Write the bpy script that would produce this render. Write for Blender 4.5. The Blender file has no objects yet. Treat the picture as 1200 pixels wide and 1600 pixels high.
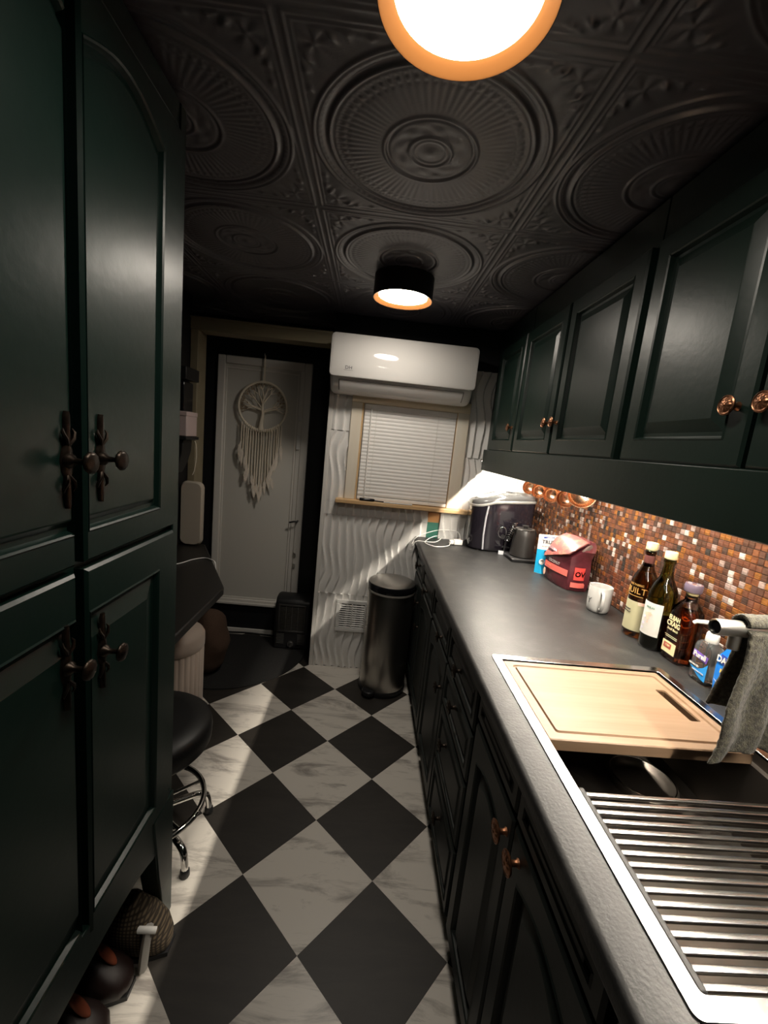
import bpy, bmesh, math, random
from mathutils import Vector, Matrix
random.seed(7)
PI = math.pi
sc = bpy.context.scene
C = sc.collection

# ------------------------------------------------------------------ camera
cam_d = bpy.data.cameras.new('camera'); cam = bpy.data.objects.new('camera', cam_d); C.objects.link(cam)
cam_d.sensor_fit = 'HORIZONTAL'; cam_d.sensor_width = 36.0; cam_d.lens = 36.0*653.988/1200.0
cam_d.clip_start = 0.02
R0 = (0.994379, -0.028733, 0.101904); R1 = (0.095747, -0.1668, -0.981331); R2 = (0.045195, 0.985572, -0.163111)
cam.matrix_world = Matrix(((R0[0], -R1[0], -R2[0], 0.0), (R0[1], -R1[1], -R2[1], 0.0), (R0[2], -R1[2], -R2[2], 1.45231), (0, 0, 0, 1)))
sc.camera = cam

# ------------------------------------------------------------------ world, exposure
w = bpy.data.worlds.new('night'); sc.world = w; w.use_nodes = True
w.node_tree.nodes['Background'].inputs[0].default_value = (0.6, 0.65, 0.8, 1)
w.node_tree.nodes['Background'].inputs[1].default_value = 0.0
sc.view_settings.view_transform = 'Standard'; sc.view_settings.look = 'None'
sc.view_settings.exposure = 0.0; sc.view_settings.gamma = 1.0; sc.view_settings.use_curve_mapping = False
sc.cycles.max_bounces = 10; sc.cycles.diffuse_bounces = 5; sc.cycles.glossy_bounces = 5
sc.cycles.transmission_bounces = 10; sc.cycles.sample_clamp_indirect = 6.0; sc.cycles.caustics_reflective = False
sc.cycles.caustics_refractive = False; sc.cycles.use_denoising = True
LAMP = 60.0        # radiance of the far ceiling lamp's lens
LAMP_NEAR = 44.0   # the near lamp is a little dimmer
STRIP = 480.0       # radiance of the light strip under the wall cabinets

# ------------------------------------------------------------------ dimensions (metres)
H = 2.137; WY = 2.508; AY = 2.868; RX = 1.02; LX = -1.06; CZ = 0.906; TLX = -0.471

# ------------------------------------------------------------------ materials
MATS = {}
def node(nt, t, **kw):
    n = nt.nodes.new(t)
    for k, v in kw.items(): setattr(n, k, v)
    return n
def M(name, rgb, rough=0.5, metal=0.0, var=None, bump=None, coat=0.0, trans=0.0, ior=1.45, emit=None, stretch=(1, 1, 1), rvar=0.0, aniso=0.0, sheen=0.0, spec=None, alpha=None):
    """principled material; var = (scale, second colour, low, high) noise mix; bump = (scale, strength)"""
    if name in MATS: return MATS[name]
    m = bpy.data.materials.new(name); m.use_nodes = True; nt = m.node_tree
    b = nt.nodes['Principled BSDF']
    b.inputs['Base Color'].default_value = (*rgb, 1); b.inputs['Roughness'].default_value = rough
    b.inputs['Metallic'].default_value = metal; b.inputs['Coat Weight'].default_value = coat
    b.inputs['Coat Roughness'].default_value = 0.15
    b.inputs['Transmission Weight'].default_value = trans; b.inputs['IOR'].default_value = ior
    if spec is not None: b.inputs['Specular IOR Level'].default_value = spec
    if aniso: b.inputs['Anisotropic'].default_value = aniso
    if sheen: b.inputs['Sheen Weight'].default_value = sheen
    if emit: b.inputs['Emission Color'].default_value = (*emit[0], 1); b.inputs['Emission Strength'].default_value = emit[1]
    tc = node(nt, 'ShaderNodeTexCoord'); mp = node(nt, 'ShaderNodeMapping'); mp.inputs['Scale'].default_value = stretch
    nt.links.new(tc.outputs['Object'], mp.inputs['Vector'])
    if var:
        n = node(nt, 'ShaderNodeTexNoise'); n.inputs['Scale'].default_value = var[0]; n.inputs['Detail'].default_value = 6
        n.inputs['Roughness'].default_value = 0.65
        r = node(nt, 'ShaderNodeMapRange'); r.inputs['From Min'].default_value = var[2]; r.inputs['From Max'].default_value = var[3]
        mx = node(nt, 'ShaderNodeMix', data_type='RGBA'); mx.inputs[6].default_value = (*rgb, 1); mx.inputs[7].default_value = (*var[1], 1)
        nt.links.new(mp.outputs[0], n.inputs['Vector']); nt.links.new(n.outputs['Fac'], r.inputs['Value'])
        nt.links.new(r.outputs[0], mx.inputs[0]); nt.links.new(mx.outputs[2], b.inputs['Base Color'])
    if rvar:
        n3 = node(nt, 'ShaderNodeTexNoise'); n3.inputs['Scale'].default_value = 14; n3.inputs['Detail'].default_value = 5
        r3 = node(nt, 'ShaderNodeMapRange'); r3.inputs['To Min'].default_value = max(0, rough-rvar); r3.inputs['To Max'].default_value = rough+rvar
        nt.links.new(mp.outputs[0], n3.inputs['Vector']); nt.links.new(n3.outputs['Fac'], r3.inputs['Value']); nt.links.new(r3.outputs[0], b.inputs['Roughness'])
    if bump:
        n2 = node(nt, 'ShaderNodeTexNoise'); n2.inputs['Scale'].default_value = bump[0]; n2.inputs['Detail'].default_value = 4
        bp = node(nt, 'ShaderNodeBump'); bp.inputs['Strength'].default_value = bump[1]; bp.inputs['Distance'].default_value = 0.002
        nt.links.new(mp.outputs[0], n2.inputs['Vector']); nt.links.new(n2.outputs['Fac'], bp.inputs['Height']); nt.links.new(bp.outputs[0], b.inputs['Normal'])
    MATS[name] = m; return m

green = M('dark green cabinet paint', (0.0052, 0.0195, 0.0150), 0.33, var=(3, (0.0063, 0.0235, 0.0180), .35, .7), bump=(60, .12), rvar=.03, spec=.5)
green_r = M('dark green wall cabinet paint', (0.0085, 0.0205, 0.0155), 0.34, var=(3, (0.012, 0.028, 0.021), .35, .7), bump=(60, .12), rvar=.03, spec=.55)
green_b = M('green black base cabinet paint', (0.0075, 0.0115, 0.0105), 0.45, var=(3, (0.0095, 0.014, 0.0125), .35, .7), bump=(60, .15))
black_wall = M('black wall paint', (0.008, 0.0085, 0.0105), 0.6, bump=(90, .1))
ceil_mat = M('black tin ceiling paint', (0.088, 0.080, 0.096), 0.44, bump=(220, .10), rvar=.05, spec=1.0, coat=.35)
white_tile = M('white gypsum tile', (0.84, 0.825, 0.80), 0.42)
white_flat = M('white painted board', (0.74, 0.72, 0.68), 0.5)
pine = M('whitewashed pine', (0.82, 0.765, 0.66), 0.5, var=(9, (0.74, 0.66, 0.53), .4, .75), stretch=(1, 1, .12))
pine_h = M('whitewashed pine across', (0.80, 0.70, 0.53), 0.5, var=(9, (0.68, 0.56, 0.38), .4, .75), stretch=(.12, 1, 1))
pine_sill = M('pine sill board', (0.72, 0.50, 0.27), 0.45, var=(9, (0.55, 0.33, 0.15), .4, .75), stretch=(.12, 1, 1))
slat_mat = M('blind slat vinyl', (0.88, 0.86, 0.83), 0.4)
ac_white = M('air conditioner plastic', (0.55, 0.535, 0.515), 0.05)
ac_grey = M('air conditioner flap plastic', (0.80, 0.79, 0.77), 0.35)
dark_grey = M('dark grey print', (0.05, 0.05, 0.055), 0.5)
blackp = M('black plastic', (0.012, 0.012, 0.013), 0.42)
black_gloss = M('black gloss plastic', (0.008, 0.008, 0.010), 0.12)
black_metal = M('black fixture metal', (0.012, 0.012, 0.013), 0.38)
copper_in = M('copper lamp lining', (0.27, 0.108, 0.030), 0.5, metal=0.0, spec=.2)
lens_mat = M('lamp lens', (1, 1, 1), 0.4, emit=((1.0, 0.91, 0.79), LAMP))
lens_near = M('lamp lens near', (1, 1, 1), 0.4, emit=((1.0, 0.91, 0.79), LAMP_NEAR))
strip_mat = M('lit strip diffuser', (1, 1, 1), 0.4, emit=((1.0, 0.90, 0.76), STRIP))
steel = M('brushed steel', (0.36, 0.35, 0.34), 0.20, metal=1.0, rvar=.06)
steel_can = M('brushed dark steel', (0.42, 0.40, 0.37), 0.3, metal=1.0, stretch=(1, 1, .02), bump=(300, .1))
steel_lid = M('brushed steel lid', (0.50, 0.48, 0.45), 0.35, metal=1.0)
chrome = M('chrome', (0.75, 0.74, 0.72), 0.08, metal=1.0)
nickel = M('brushed nickel', (0.66, 0.64, 0.60), 0.30, metal=1.0)
sink_dark = M('dark steel basin', (0.17, 0.150, 0.130), 0.36, metal=0.85)
bronze = M('antique bronze', (0.050, 0.037, 0.028), 0.36, metal=0.85, var=(60, (0.02, 0.015, 0.012), .45, .7))
copper_knob = M('antique copper', (0.42, 0.19, 0.10), 0.34, metal=0.9, var=(90, (0.05, 0.022, 0.014), .5, .7))
copper = M('polished copper', (0.72, 0.43, 0.27), 0.24, metal=1.0, bump=(70, .15))
bamboo = M('bamboo board', (0.27, 0.178, 0.112), 0.45, var=(9, (0.20, 0.122, 0.068), .42, .72), stretch=(.10, 2.2, 1))
bamboo_edge = M('bamboo slot inside', (0.16, 0.09, 0.045), 0.6)
rubber = M('dark silicone', (0.028, 0.027, 0.027), 0.55)
towel_mat = M('olive grey terry', (0.052, 0.047, 0.031), 0.95, var=(150, (0.012, 0.011, 0.007), .40, .60), bump=(380, 1.0), sheen=.12)
cork = M('cork', (0.60, 0.52, 0.28), 0.75, var=(120, (0.68, 0.55, 0.30), .45, .7))
glass_amber = M('brown bottle glass', (0.13, 0.062, 0.016), 0.04, trans=1.0, ior=1.5)
glass_green = M('green bottle glass', (0.17, 0.20, 0.035), 0.04, trans=1.0, ior=1.5)
glass_clear = M('clear glass', (0.97, 0.96, 0.94), 0.02, trans=1.0, ior=1.45)
whiskey = M('bourbon', (0.50, 0.12, 0.022), 0.03, trans=0.9, ior=1.36)
gel = M('clear gel', (0.93, 0.95, 0.96), 0.05, trans=0.96, ior=1.35)
soap_blue = M('blue dish soap', (0.02, 0.20, 0.75), 0.08, trans=0.75, ior=1.36)
blue_label = M('blue label', (0.015, 0.20, 0.72), 0.3)
navy_label = M('navy label', (0.03, 0.06, 0.30), 0.3)
yellow_print = M('yellow print', (0.90, 0.55, 0.05), 0.4)
cream_label = M('cream wine label', (0.44, 0.41, 0.255), 0.6)
white_label = M('white wine label', (0.62, 0.60, 0.56), 0.6)
gold_print = M('gold print', (0.75, 0.45, 0.14), 0.35, metal=.4)
cream_print = M('cream print', (0.85, 0.72, 0.42), 0.5)
peach_print = M('peach print', (0.85, 0.55, 0.42), 0.6)
lilac_print = M('pale lilac print', (0.72, 0.68, 0.80), 0.6)
purple_print = M('purple print', (0.16, 0.08, 0.42), 0.4)
white_print = M('white print', (0.70, 0.69, 0.67), 0.45)
black_print = M('black print', (0.02, 0.02, 0.022), 0.5)
red_print = M('red brown print', (0.45, 0.09, 0.06), 0.5)
coral = M('coral print', (0.78, 0.16, 0.13), 0.35)
red_logo = M('red print', (0.75, 0.07, 0.06), 0.3)
plum = M('plum foil bag', (0.115, 0.022, 0.030), 0.24, var=(16, (0.07, 0.014, 0.02), .4, .7), bump=(22, .5), coat=.4)
pinkfoil = M('pink printed foil', (0.23, 0.065, 0.06), 0.28, var=(24, (0.42, 0.19, 0.12), .5, .66), bump=(20, .5), coat=.4)
silverfoil = M('silver foil', (0.7, 0.66, 0.64), 0.2, metal=0.9)
sky_blue = M('bright blue pouch', (0.015, 0.34, 0.62), 0.35)
ceramic = M('white ceramic', (0.47, 0.46, 0.445), 0.18, coat=.3)
white_plastic = M('white plastic', (0.80, 0.79, 0.76), 0.35)
cable_black = M('black cable', (0.01, 0.01, 0.01), 0.5)
plum_gloss = M('glossy dark ice maker shell', (0.012, 0.010, 0.014), 0.07, coat=.4)
smoke_lid = M('smoked lid', (0.10, 0.10, 0.10), 0.08, metal=0.25, coat=.5)
kettle_mat = M('matt black kettle', (0.022, 0.020, 0.019), 0.36)
paint_green = M('old green paint', (0.03, 0.14, 0.10), 0.5)
wood_bare = M('bare brown wood', (0.36, 0.17, 0.055), 0.6, var=(14, (0.24, 0.10, 0.03), .4, .7), stretch=(.2, 1, 1))
counter_mat = M('charcoal laminate', (0.020, 0.020, 0.020), 0.40, var=(10, (0.050, 0.049, 0.047), .50, .80), bump=(170, .25), rvar=.05, spec=.33)
desk_mat = M('black desk top', (0.014, 0.013, 0.012), 0.4, bump=(150, .1))
rug_mat = M('dark door mat', (0.012, 0.012, 0.012), 0.95, bump=(300, 1.0), var=(200, (0.022, 0.021, 0.02), .45, .6))
door_white = M('door frame paint', (0.78, 0.75, 0.70), 0.45)
door_panel = M('door panel fabric grey', (0.66, 0.64, 0.59), 0.7, bump=(300, .25), stretch=(.3, 1, 3))
cotton = M('cotton cord', (0.86, 0.77, 0.63), 0.9, bump=(300, .5))
twig = M('brown cord', (0.34, 0.25, 0.16), 0.9)
feather_m = M('cream feather', (0.88, 0.80, 0.70), 0.85)
header_wood = M('olive stained trim', (0.30, 0.255, 0.165), 0.5, var=(9, (0.24, 0.20, 0.125), .4, .75), stretch=(.15, 1, 1))
cream_vinyl = M('cream velvet', (0.62, 0.50, 0.42), 0.8, sheen=.3)
cream_board = M('cream cloth', (0.50, 0.44, 0.36), 0.7)
pinkish = M('pale pink card', (0.58, 0.46, 0.44), 0.6)
brownfur = M('brown plush', (0.075, 0.043, 0.028), 0.95, var=(30, (0.07, 0.04, 0.025), .4, .65), bump=(180, 1.0))
black_vinyl = M('black vinyl', (0.010, 0.010, 0.010), 0.45)
maroon = M('dark maroon leather', (0.014, 0.007, 0.006), 0.4)
orange_tab = M('orange leather', (0.20, 0.045, 0.017), 0.6)
grey_strap = M('pale grey strap', (0.30, 0.285, 0.26), 0.55)

def plaid_material():
    m = bpy.data.materials.new('brown plaid cloth'); m.use_nodes = True; nt = m.node_tree; b = nt.nodes['Principled BSDF']
    b.inputs['Roughness'].default_value = 0.9
    tc = node(nt, 'ShaderNodeTexCoord'); ws = []
    for ax in ('X', 'Z'):
        wv = node(nt, 'ShaderNodeTexWave', bands_direction=ax); wv.inputs['Scale'].default_value = 34; wv.inputs['Distortion'].default_value = 0.3
        nt.links.new(tc.outputs['Object'], wv.inputs['Vector']); ws.append(wv)
    mu = node(nt, 'ShaderNodeMath', operation='MULTIPLY'); nt.links.new(ws[0].outputs['Fac'], mu.inputs[0]); nt.links.new(ws[1].outputs['Fac'], mu.inputs[1])
    cr = node(nt, 'ShaderNodeValToRGB'); cr.color_ramp.elements[0].color = (0.022, 0.015, 0.009, 1); cr.color_ramp.elements[1].color = (0.125, 0.092, 0.055, 1); cr.color_ramp.elements[1].position = .6
    nt.links.new(mu.outputs[0], cr.inputs[0]); nt.links.new(cr.outputs[0], b.inputs['Base Color']); return m
plaid = plaid_material()

def marble_material(name, base, vein, lo, hi, rough):
    m = bpy.data.materials.new(name); m.use_nodes = True; nt = m.node_tree; b = nt.nodes['Principled BSDF']
    b.inputs['Roughness'].default_value = rough
    tc = node(nt, 'ShaderNodeTexCoord'); oi = node(nt, 'ShaderNodeObjectInfo')
    ml = node(nt, 'ShaderNodeVectorMath', operation='SCALE'); cb = node(nt, 'ShaderNodeCombineXYZ')
    nt.links.new(oi.outputs['Random'], cb.inputs[0]); nt.links.new(oi.outputs['Random'], cb.inputs[2])
    nt.links.new(cb.outputs[0], ml.inputs[0]); ml.inputs['Scale'].default_value = 9
    ad = node(nt, 'ShaderNodeVectorMath', operation='ADD'); nt.links.new(tc.outputs['Object'], ad.inputs[0]); nt.links.new(ml.outputs[0], ad.inputs[1])
    mp = node(nt, 'ShaderNodeMapping'); mp.inputs['Rotation'].default_value = (0, 0, 0.16); mp.inputs['Scale'].default_value = (1.0, 4.5, 1)
    nt.links.new(ad.outputs[0], mp.inputs['Vector'])
    n = node(nt, 'ShaderNodeTexNoise'); n.inputs['Scale'].default_value = 3.2; n.inputs['Detail'].default_value = 9; n.inputs['Roughness'].default_value = 0.68; n.inputs['Distortion'].default_value = 0.7
    nt.links.new(mp.outputs[0], n.inputs['Vector'])
    cr = node(nt, 'ShaderNodeValToRGB'); e = cr.color_ramp.elements
    e[0].position = lo; e[0].color = (*vein, 1); e[1].position = hi; e[1].color = (*base, 1)
    nt.links.new(n.outputs['Fac'], cr.inputs[0]); nt.links.new(cr.outputs[0], b.inputs['Base Color']); return m
marble = marble_material('white marble vinyl', (0.68, 0.64, 0.58), (0.30, 0.275, 0.25), .34, .50, 0.36)
charcoal_t = marble_material('charcoal vinyl', (0.018, 0.0155, 0.013), (0.028, 0.024, 0.020), .35, .6, 0.5)

# ------------------------------------------------------------------ geometry helpers
class G:
    """collects vertices and faces for ONE mesh object"""
    def __init__(s): s.v = []; s.f = []
    def add(s, vs, fs):
        o = len(s.v); s.v += [tuple(p) for p in vs]; s.f += [tuple(i+o for i in f) for f in fs]; return s
    def box(s, x0, x1, y0, y1, z0, z1):
        return s.add([(x0, y0, z0), (x1, y0, z0), (x1, y1, z0), (x0, y1, z0), (x0, y0, z1), (x1, y0, z1), (x1, y1, z1), (x0, y1, z1)],
                     [(0, 3, 2, 1), (4, 5, 6, 7), (0, 1, 5, 4), (1, 2, 6, 5), (2, 3, 7, 6), (3, 0, 4, 7)])
    def prism(s, pts, axis, a, b):
        """2-D outline extruded along an axis; pts are the two other coordinates in xyz order"""
        n = len(pts)
        def P(p, t): return {'x': (t, p[0], p[1]), 'y': (p[0], t, p[1]), 'z': (p[0], p[1], t)}[axis]
        vs = [P(p, a) for p in pts]+[P(p, b) for p in pts]
        fs = [tuple(range(n-1, -1, -1)), tuple(range(n, 2*n))]+[(i, (i+1) % n, n+(i+1) % n, n+i) for i in range(n)]
        return s.add(vs, fs)
    def lathe(s, prof, c=(0, 0, 0), n=32, axis='z', caps=True, mod=None):
        """profile of (radius, height) turned about an axis through c"""
        vs = []; fs = []; m = len(prof)
        for (r, h) in prof:
            for k in range(n):
                a = 2*PI*k/n; q = r*(mod(a, h) if mod else 1)
                p = {'z': (q*math.cos(a), q*math.sin(a), h), 'x': (h, q*math.cos(a), q*math.sin(a)), 'y': (q*math.sin(a), h, q*math.cos(a))}[axis]
                vs.append((c[0]+p[0], c[1]+p[1], c[2]+p[2]))
        for i in range(m-1):
            for k in range(n): fs.append((i*n+k, i*n+(k+1) % n, (i+1)*n+(k+1) % n, (i+1)*n+k))
        if caps:
            if prof[0][0] > 1e-6: fs.append(tuple(range(n-1, -1, -1)))
            if prof[-1][0] > 1e-6: fs.append(tuple((m-1)*n+k for k in range(n)))
        return s.add(vs, fs)
    def tube(s, pts, r, n=8, closed=False, caps=True):
        pts = [Vector(p) for p in pts]; N = len(pts); rr = r if isinstance(r, (list, tuple)) else [r]*N
        vs = []; fs = []; up = None
        for i in range(N):
            if closed: t = pts[(i+1) % N]-pts[i-1]
            else: t = pts[min(i+1, N-1)]-pts[max(i-1, 0)]
            t.normalize()
            if up is None: up = t.orthogonal().normalized()
            else:
                up = up-t*up.dot(t)
                up = up.normalized() if up.length > 1e-6 else t.orthogonal().normalized()
            b = t.cross(up)
            for k in range(n):
                a = 2*PI*k/n; vs.append(pts[i]+(up*math.cos(a)+b*math.sin(a))*rr[i])
        for i in range(N if closed else N-1):
            j = (i+1) % N
            for k in range(n): fs.append((i*n+k, i*n+(k+1) % n, j*n+(k+1) % n, j*n+k))
        if not closed and caps: fs += [tuple(range(n-1, -1, -1)), tuple((N-1)*n+k for k in range(n))]
        return s.add(vs, fs)
    def ellipsoid(s, c, r, nu=18, nv=10):
        prof = [(math.sin(PI*i/nv), -math.cos(PI*i/nv)) for i in range(nv+1)]
        g = G().lathe(prof, n=nu); return s.add([(c[0]+x*r[0], c[1]+y*r[1], c[2]+z*r[2]) for x, y, z in g.v], g.f)
    def grid(s, nu, nv, fn):
        vs = [fn(i/nu, j/nv) for j in range(nv+1) for i in range(nu+1)]
        return s.add(vs, [(j*(nu+1)+i, j*(nu+1)+i+1, (j+1)*(nu+1)+i+1, (j+1)*(nu+1)+i) for j in range(nv) for i in range(nu)])
    def loft(s, rings, caps=True):
        n = len(rings[0]); vs = [p for r in rings for p in r]; fs = []
        for i in range(len(rings)-1):
            for k in range(n): fs.append((i*n+k, i*n+(k+1) % n, (i+1)*n+(k+1) % n, (i+1)*n+k))
        if caps: fs += [tuple(range(n-1, -1, -1)), tuple((len(rings)-1)*n+k for k in range(n))]
        return s.add(vs, fs)
    def xf(s, fn): s.v = [tuple(fn(*p)) for p in s.v]; return s

LOC = {}
def obj(name, g, mat, parent=None, smooth=None, bevel=0, seg=2, local=False):
    """link ONE mesh object; g is in world coordinates unless local"""
    me = bpy.data.meshes.new(name)
    L = LOC.get(parent.name, (0, 0, 0)) if (parent and not local) else (0, 0, 0)
    me.from_pydata([(x-L[0], y-L[1], z-L[2]) for x, y, z in g.v], [], g.f); me.update()
    bm = bmesh.new(); bm.from_mesh(me); bmesh.ops.recalc_face_normals(bm, faces=bm.faces); bm.to_mesh(me); bm.free()
    if mat: me.materials.append(mat)
    o = bpy.data.objects.new(name, me); C.objects.link(o)
    if parent: o.parent = parent
    LOC[o.name] = L
    if bevel:
        md = o.modifiers.new('bevel', 'BEVEL'); md.width = bevel; md.segments = seg; md.limit_method = 'ANGLE'; md.angle_limit = math.radians(35)
    if smooth is not None or bevel:
        a = math.radians(40 if smooth in (None, True) else smooth)
        me.polygons.foreach_set('use_smooth', [True]*len(me.polygons))
        try: me.set_sharp_from_angle(angle=a)
        except Exception: pass
    return o
def tag(o, label=None, cat=None, group=None, kind=None):
    if label: o['label'] = label
    if cat: o['category'] = cat
    if group: o['group'] = group
    if kind: o['kind'] = kind
    return o
def thing(name, label, cat, loc, group=None, rotz=0):
    o = bpy.data.objects.new(name, None); C.objects.link(o); o.location = loc; o.rotation_euler = (0, 0, rotz)
    o.empty_display_size = .05; LOC[o.name] = tuple(loc); return tag(o, label, cat, group)
def struct(name, g, mat, label=None, **kw):
    o = obj(name, g, mat, **kw); tag(o, label, kind='structure'); return o
def root_struct(name, label=None, loc=(0, 0, 0)):
    o = bpy.data.objects.new(name, None); C.objects.link(o); o.location = loc; LOC[o.name] = tuple(loc); return tag(o, label, kind='structure')
def share(o, name, parent=None, loc=None):
    c = o.copy(); c.name = name; C.objects.link(c)
    if parent is not None: c.parent = parent
    if loc is not None: c.location = loc
    return c
def copy_tree(o, loc, label=None, rotz=None):
    r = o.copy(); C.objects.link(r); r.location = loc
    if rotz is not None: r.rotation_euler = (0, 0, rotz)
    if label: r['label'] = label
    for ch in o.children:
        c = ch.copy(); C.objects.link(c); c.parent = r
        for gch in ch.children:
            d = gch.copy(); C.objects.link(d); d.parent = c
    return r

def text_geo(s, size, fn, extrude=0.0004, sx=1.0, bold=0.0, align='CENTER', shear=0.0):
    cu = bpy.data.curves.new('lettering', 'FONT'); cu.body = s; cu.size = size; cu.align_x = align; cu.align_y = 'CENTER'
    cu.extrude = extrude; cu.resolution_u = 3; cu.offset = bold; cu.shear = shear
    t = bpy.data.objects.new('lettering_tmp', cu); C.objects.link(t)
    dg = bpy.context.evaluated_depsgraph_get(); me = bpy.data.meshes.new_from_object(t.evaluated_get(dg))
    g = G(); g.add([fn(v.co.x*sx, v.co.y, v.co.z) for v in me.vertices], [tuple(p.vertices) for p in me.polygons])
    bpy.data.objects.remove(t); bpy.data.curves.remove(cu); bpy.data.meshes.remove(me); return g
def face_negx(x0, y0, z0, off=0.0008):            # print on a face that looks towards -X
    return lambda x, y, z: (x0-off-z, y0-x, z0+y)
def face_negy(x0, y0, z0, off=0.0008):            # print on a face that looks towards -Y
    return lambda x, y, z: (x0+x, y0-off-z, z0+y)
def on_cyl(cx, cy, r, ang, z0, off=0.0008):       # print wrapped on a cylinder, ang = facing direction in degrees
    a0 = math.radians(ang)
    return lambda x, y, z: (cx+(r+off+z)*math.cos(a0+x/r), cy+(r+off+z)*math.sin(a0+x/r), z0+y)
def wrap_patch(cx, cy, r, a0, a1, z0, z1, n=20, t=0.0006):
    g = G(); rings = []
    for k in range(n+1):
        a = math.radians(a0+(a1-a0)*k/n); ca, sa = math.cos(a), math.sin(a)
        rings.append([(cx+(r+t)*ca, cy+(r+t)*sa, z0), (cx+(r+t)*ca, cy+(r+t)*sa, z1), (cx+r*ca, cy+r*sa, z1), (cx+r*ca, cy+r*sa, z0)])
    return g.loft(rings)
def catmull(pts, n=6):
    P = [Vector(p) for p in pts]; out = []
    for i in range(len(P)-1):
        a, b, c, d = P[max(i-1, 0)], P[i], P[i+1], P[min(i+2, len(P)-1)]
        for k in range(n):
            t = k/n
            out.append(0.5*((2*b)+(c-a)*t+(2*a-5*b+4*c-d)*t*t+(3*b-a-3*c+d)*t**3))
    return out+[P[-1]]
def rrect(x0, x1, y0, y1, r, n=5):
    pts = []
    for cx, cy, a in ((x1-r, y1-r, 0), (x0+r, y1-r, 90), (x0+r, y0+r, 180), (x1-r, y0+r, 270)):
        for k in range(n+1):
            q = math.radians(a+90*k/n); pts.append((cx+r*math.cos(q), cy+r*math.sin(q)))
    return pts

# =================================================================== THE SETTING
def clip_poly(poly, axis, val, keep_less):
    out = []
    for i in range(len(poly)):
        a, b = poly[i], poly[(i+1) % len(poly)]
        ia = (a[axis] <= val) == keep_less; ib = (b[axis] <= val) == keep_less
        if ia: out.append(a)
        if ia != ib:
            t = (val-a[axis])/(b[axis]-a[axis]); out.append((a[0]+t*(b[0]-a[0]), a[1]+t*(b[1]-a[1])))
    return out
floor = struct('floor', G().box(-1.3, RX+.1, -1.2, AY+.1, -0.06, -0.004), charcoal_t, 'black and white marble checkerboard vinyl floor laid diagonally')
FO = (-0.0712510, 0.965617); FA = 0.789192; S = 0.3048
for i in range(-5, 9):
    for j in range(-6, 9):
        u = (math.cos(FA), math.sin(FA)); v = (-math.sin(FA), math.cos(FA)); gp = 0.0006
        cs = [(i+gp, j+gp), (i+1-gp, j+gp), (i+1-gp, j+1-gp), (i+gp, j+1-gp)]
        poly = [(FO[0]+S*(a*u[0]+b*v[0]), FO[1]+S*(a*u[1]+b*v[1])) for a, b in cs]
        cx = sum(p[0] for p in poly)/4
        for ax, val, less in ((0, .40, True), (0, LX, False), (1, -.3, False), (1, AY if cx < -.3 else WY, True)):
            if poly: poly = clip_poly(poly, ax, val, less)
        if len(poly) < 3: continue
        A = abs(sum(poly[k][0]*poly[(k+1) % len(poly)][1]-poly[(k+1) % len(poly)][0]*poly[k][1] for k in range(len(poly))))/2
        if A < 4e-4: continue
        black = (i+j) % 2 == 1     # tile with corners (0,-1)..(1,0) and its diagonal mates are charcoal
        obj('floor_tile', G().prism(poly, 'z', -0.004, 0.0), charcoal_t if black else marble, floor)

ceiling = struct('ceiling', G().box(-1.3, RX+.1, -1.2, AY+.1, H+.012, H+.08), black_wall, 'black pressed tin ceiling of embossed medallion tiles')
def tin(u, v):
    """relief of one pressed tile, u and v in -1..1, positive = towards the room"""
    r = math.hypot(u, v); a = math.atan2(v, u); h = 0.0
    def ridge(x, c, wd): return math.exp(-((x-c)/wd)**2)
    # raised border beads
    e = max(abs(u), abs(v))
    h += .55*ridge(e, .965, .012)+.35*ridge(e, .925, .010)
    if r < .93:
        h += 1.0*ridge(r, .905, .013)+.55*ridge(r, .872, .008)+.25*(1+.6*math.cos(a*90))*ridge(r, .852, .007)
        h += -.9*ridge(r, .822, .020)+.8*ridge(r, .785, .012)-.35*ridge(r, .765, .008)
        if .38 < r < .75:                                              # flutes that flare outwards into two rows of dots
            k = (r-.38)/.37; fl = math.cos(a*72)
            h += (.03+.22*k)*fl*min(1, (.75-r)/.03)*min(1, (r-.38)/.05)
            h -= .55*(ridge(r, .715, .016)+.7*ridge(r, .655, .013))*max(0, fl)
        h += .70*ridge(r, .365, .012)-.5*ridge(r, .335, .010)
        if r < .32:
            h += .28*(math.cos(a*8+9*r)*math.cos(r*40))*min(1, (.32-r)/.04)*(1 if r > .18 else 0)
            h += .8*ridge(r, .165, .013)+.4*ridge(r, .125, .010)+.9*ridge(r, 0, .05)
    else:
        cu, cv = abs(u), abs(v)                                        # corner acanthus spray
        du, dv = cu-.80, cv-.80; rr = math.hypot(du, dv)
        ang = math.atan2(dv, du)
        if e < .91:
            pet = abs(math.cos(2.5*(ang+PI/4))); h += .85*max(0, pet-.25)*math.exp(-(rr/.13)**2)*(1-math.exp(-(rr/.03)**2))+.8*math.exp(-(rr/.022)**2)
            d = abs(cu-cv); s = cu+cv-1.6
            for lu, lv, la in ((.885, .60, .12), (.875, .46, .05), (.60, .885, 1.45), (.46, .875, 1.52), (.70, .86, 1.05), (.86, .70, .52)):
                c_, s_ = math.cos(PI/2-la), math.sin(PI/2-la); x_, y_ = cu-lu, cv-lv
                p_, q_ = x_*c_+y_*s_, -x_*s_+y_*c_
                h += .75*math.exp(-(p_/.055)**2-(q_/.020)**2)*(.7+.3*math.cos(70*p_))
            for t in (.16, .26): h += .5*math.exp(-((d-t)/.028)**2)*math.exp(-((s+.06)/.10)**2)*(1+.5*math.cos(60*(cu+.3*cv)))
    return h
NT = 200; HT = 0.3048
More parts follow.
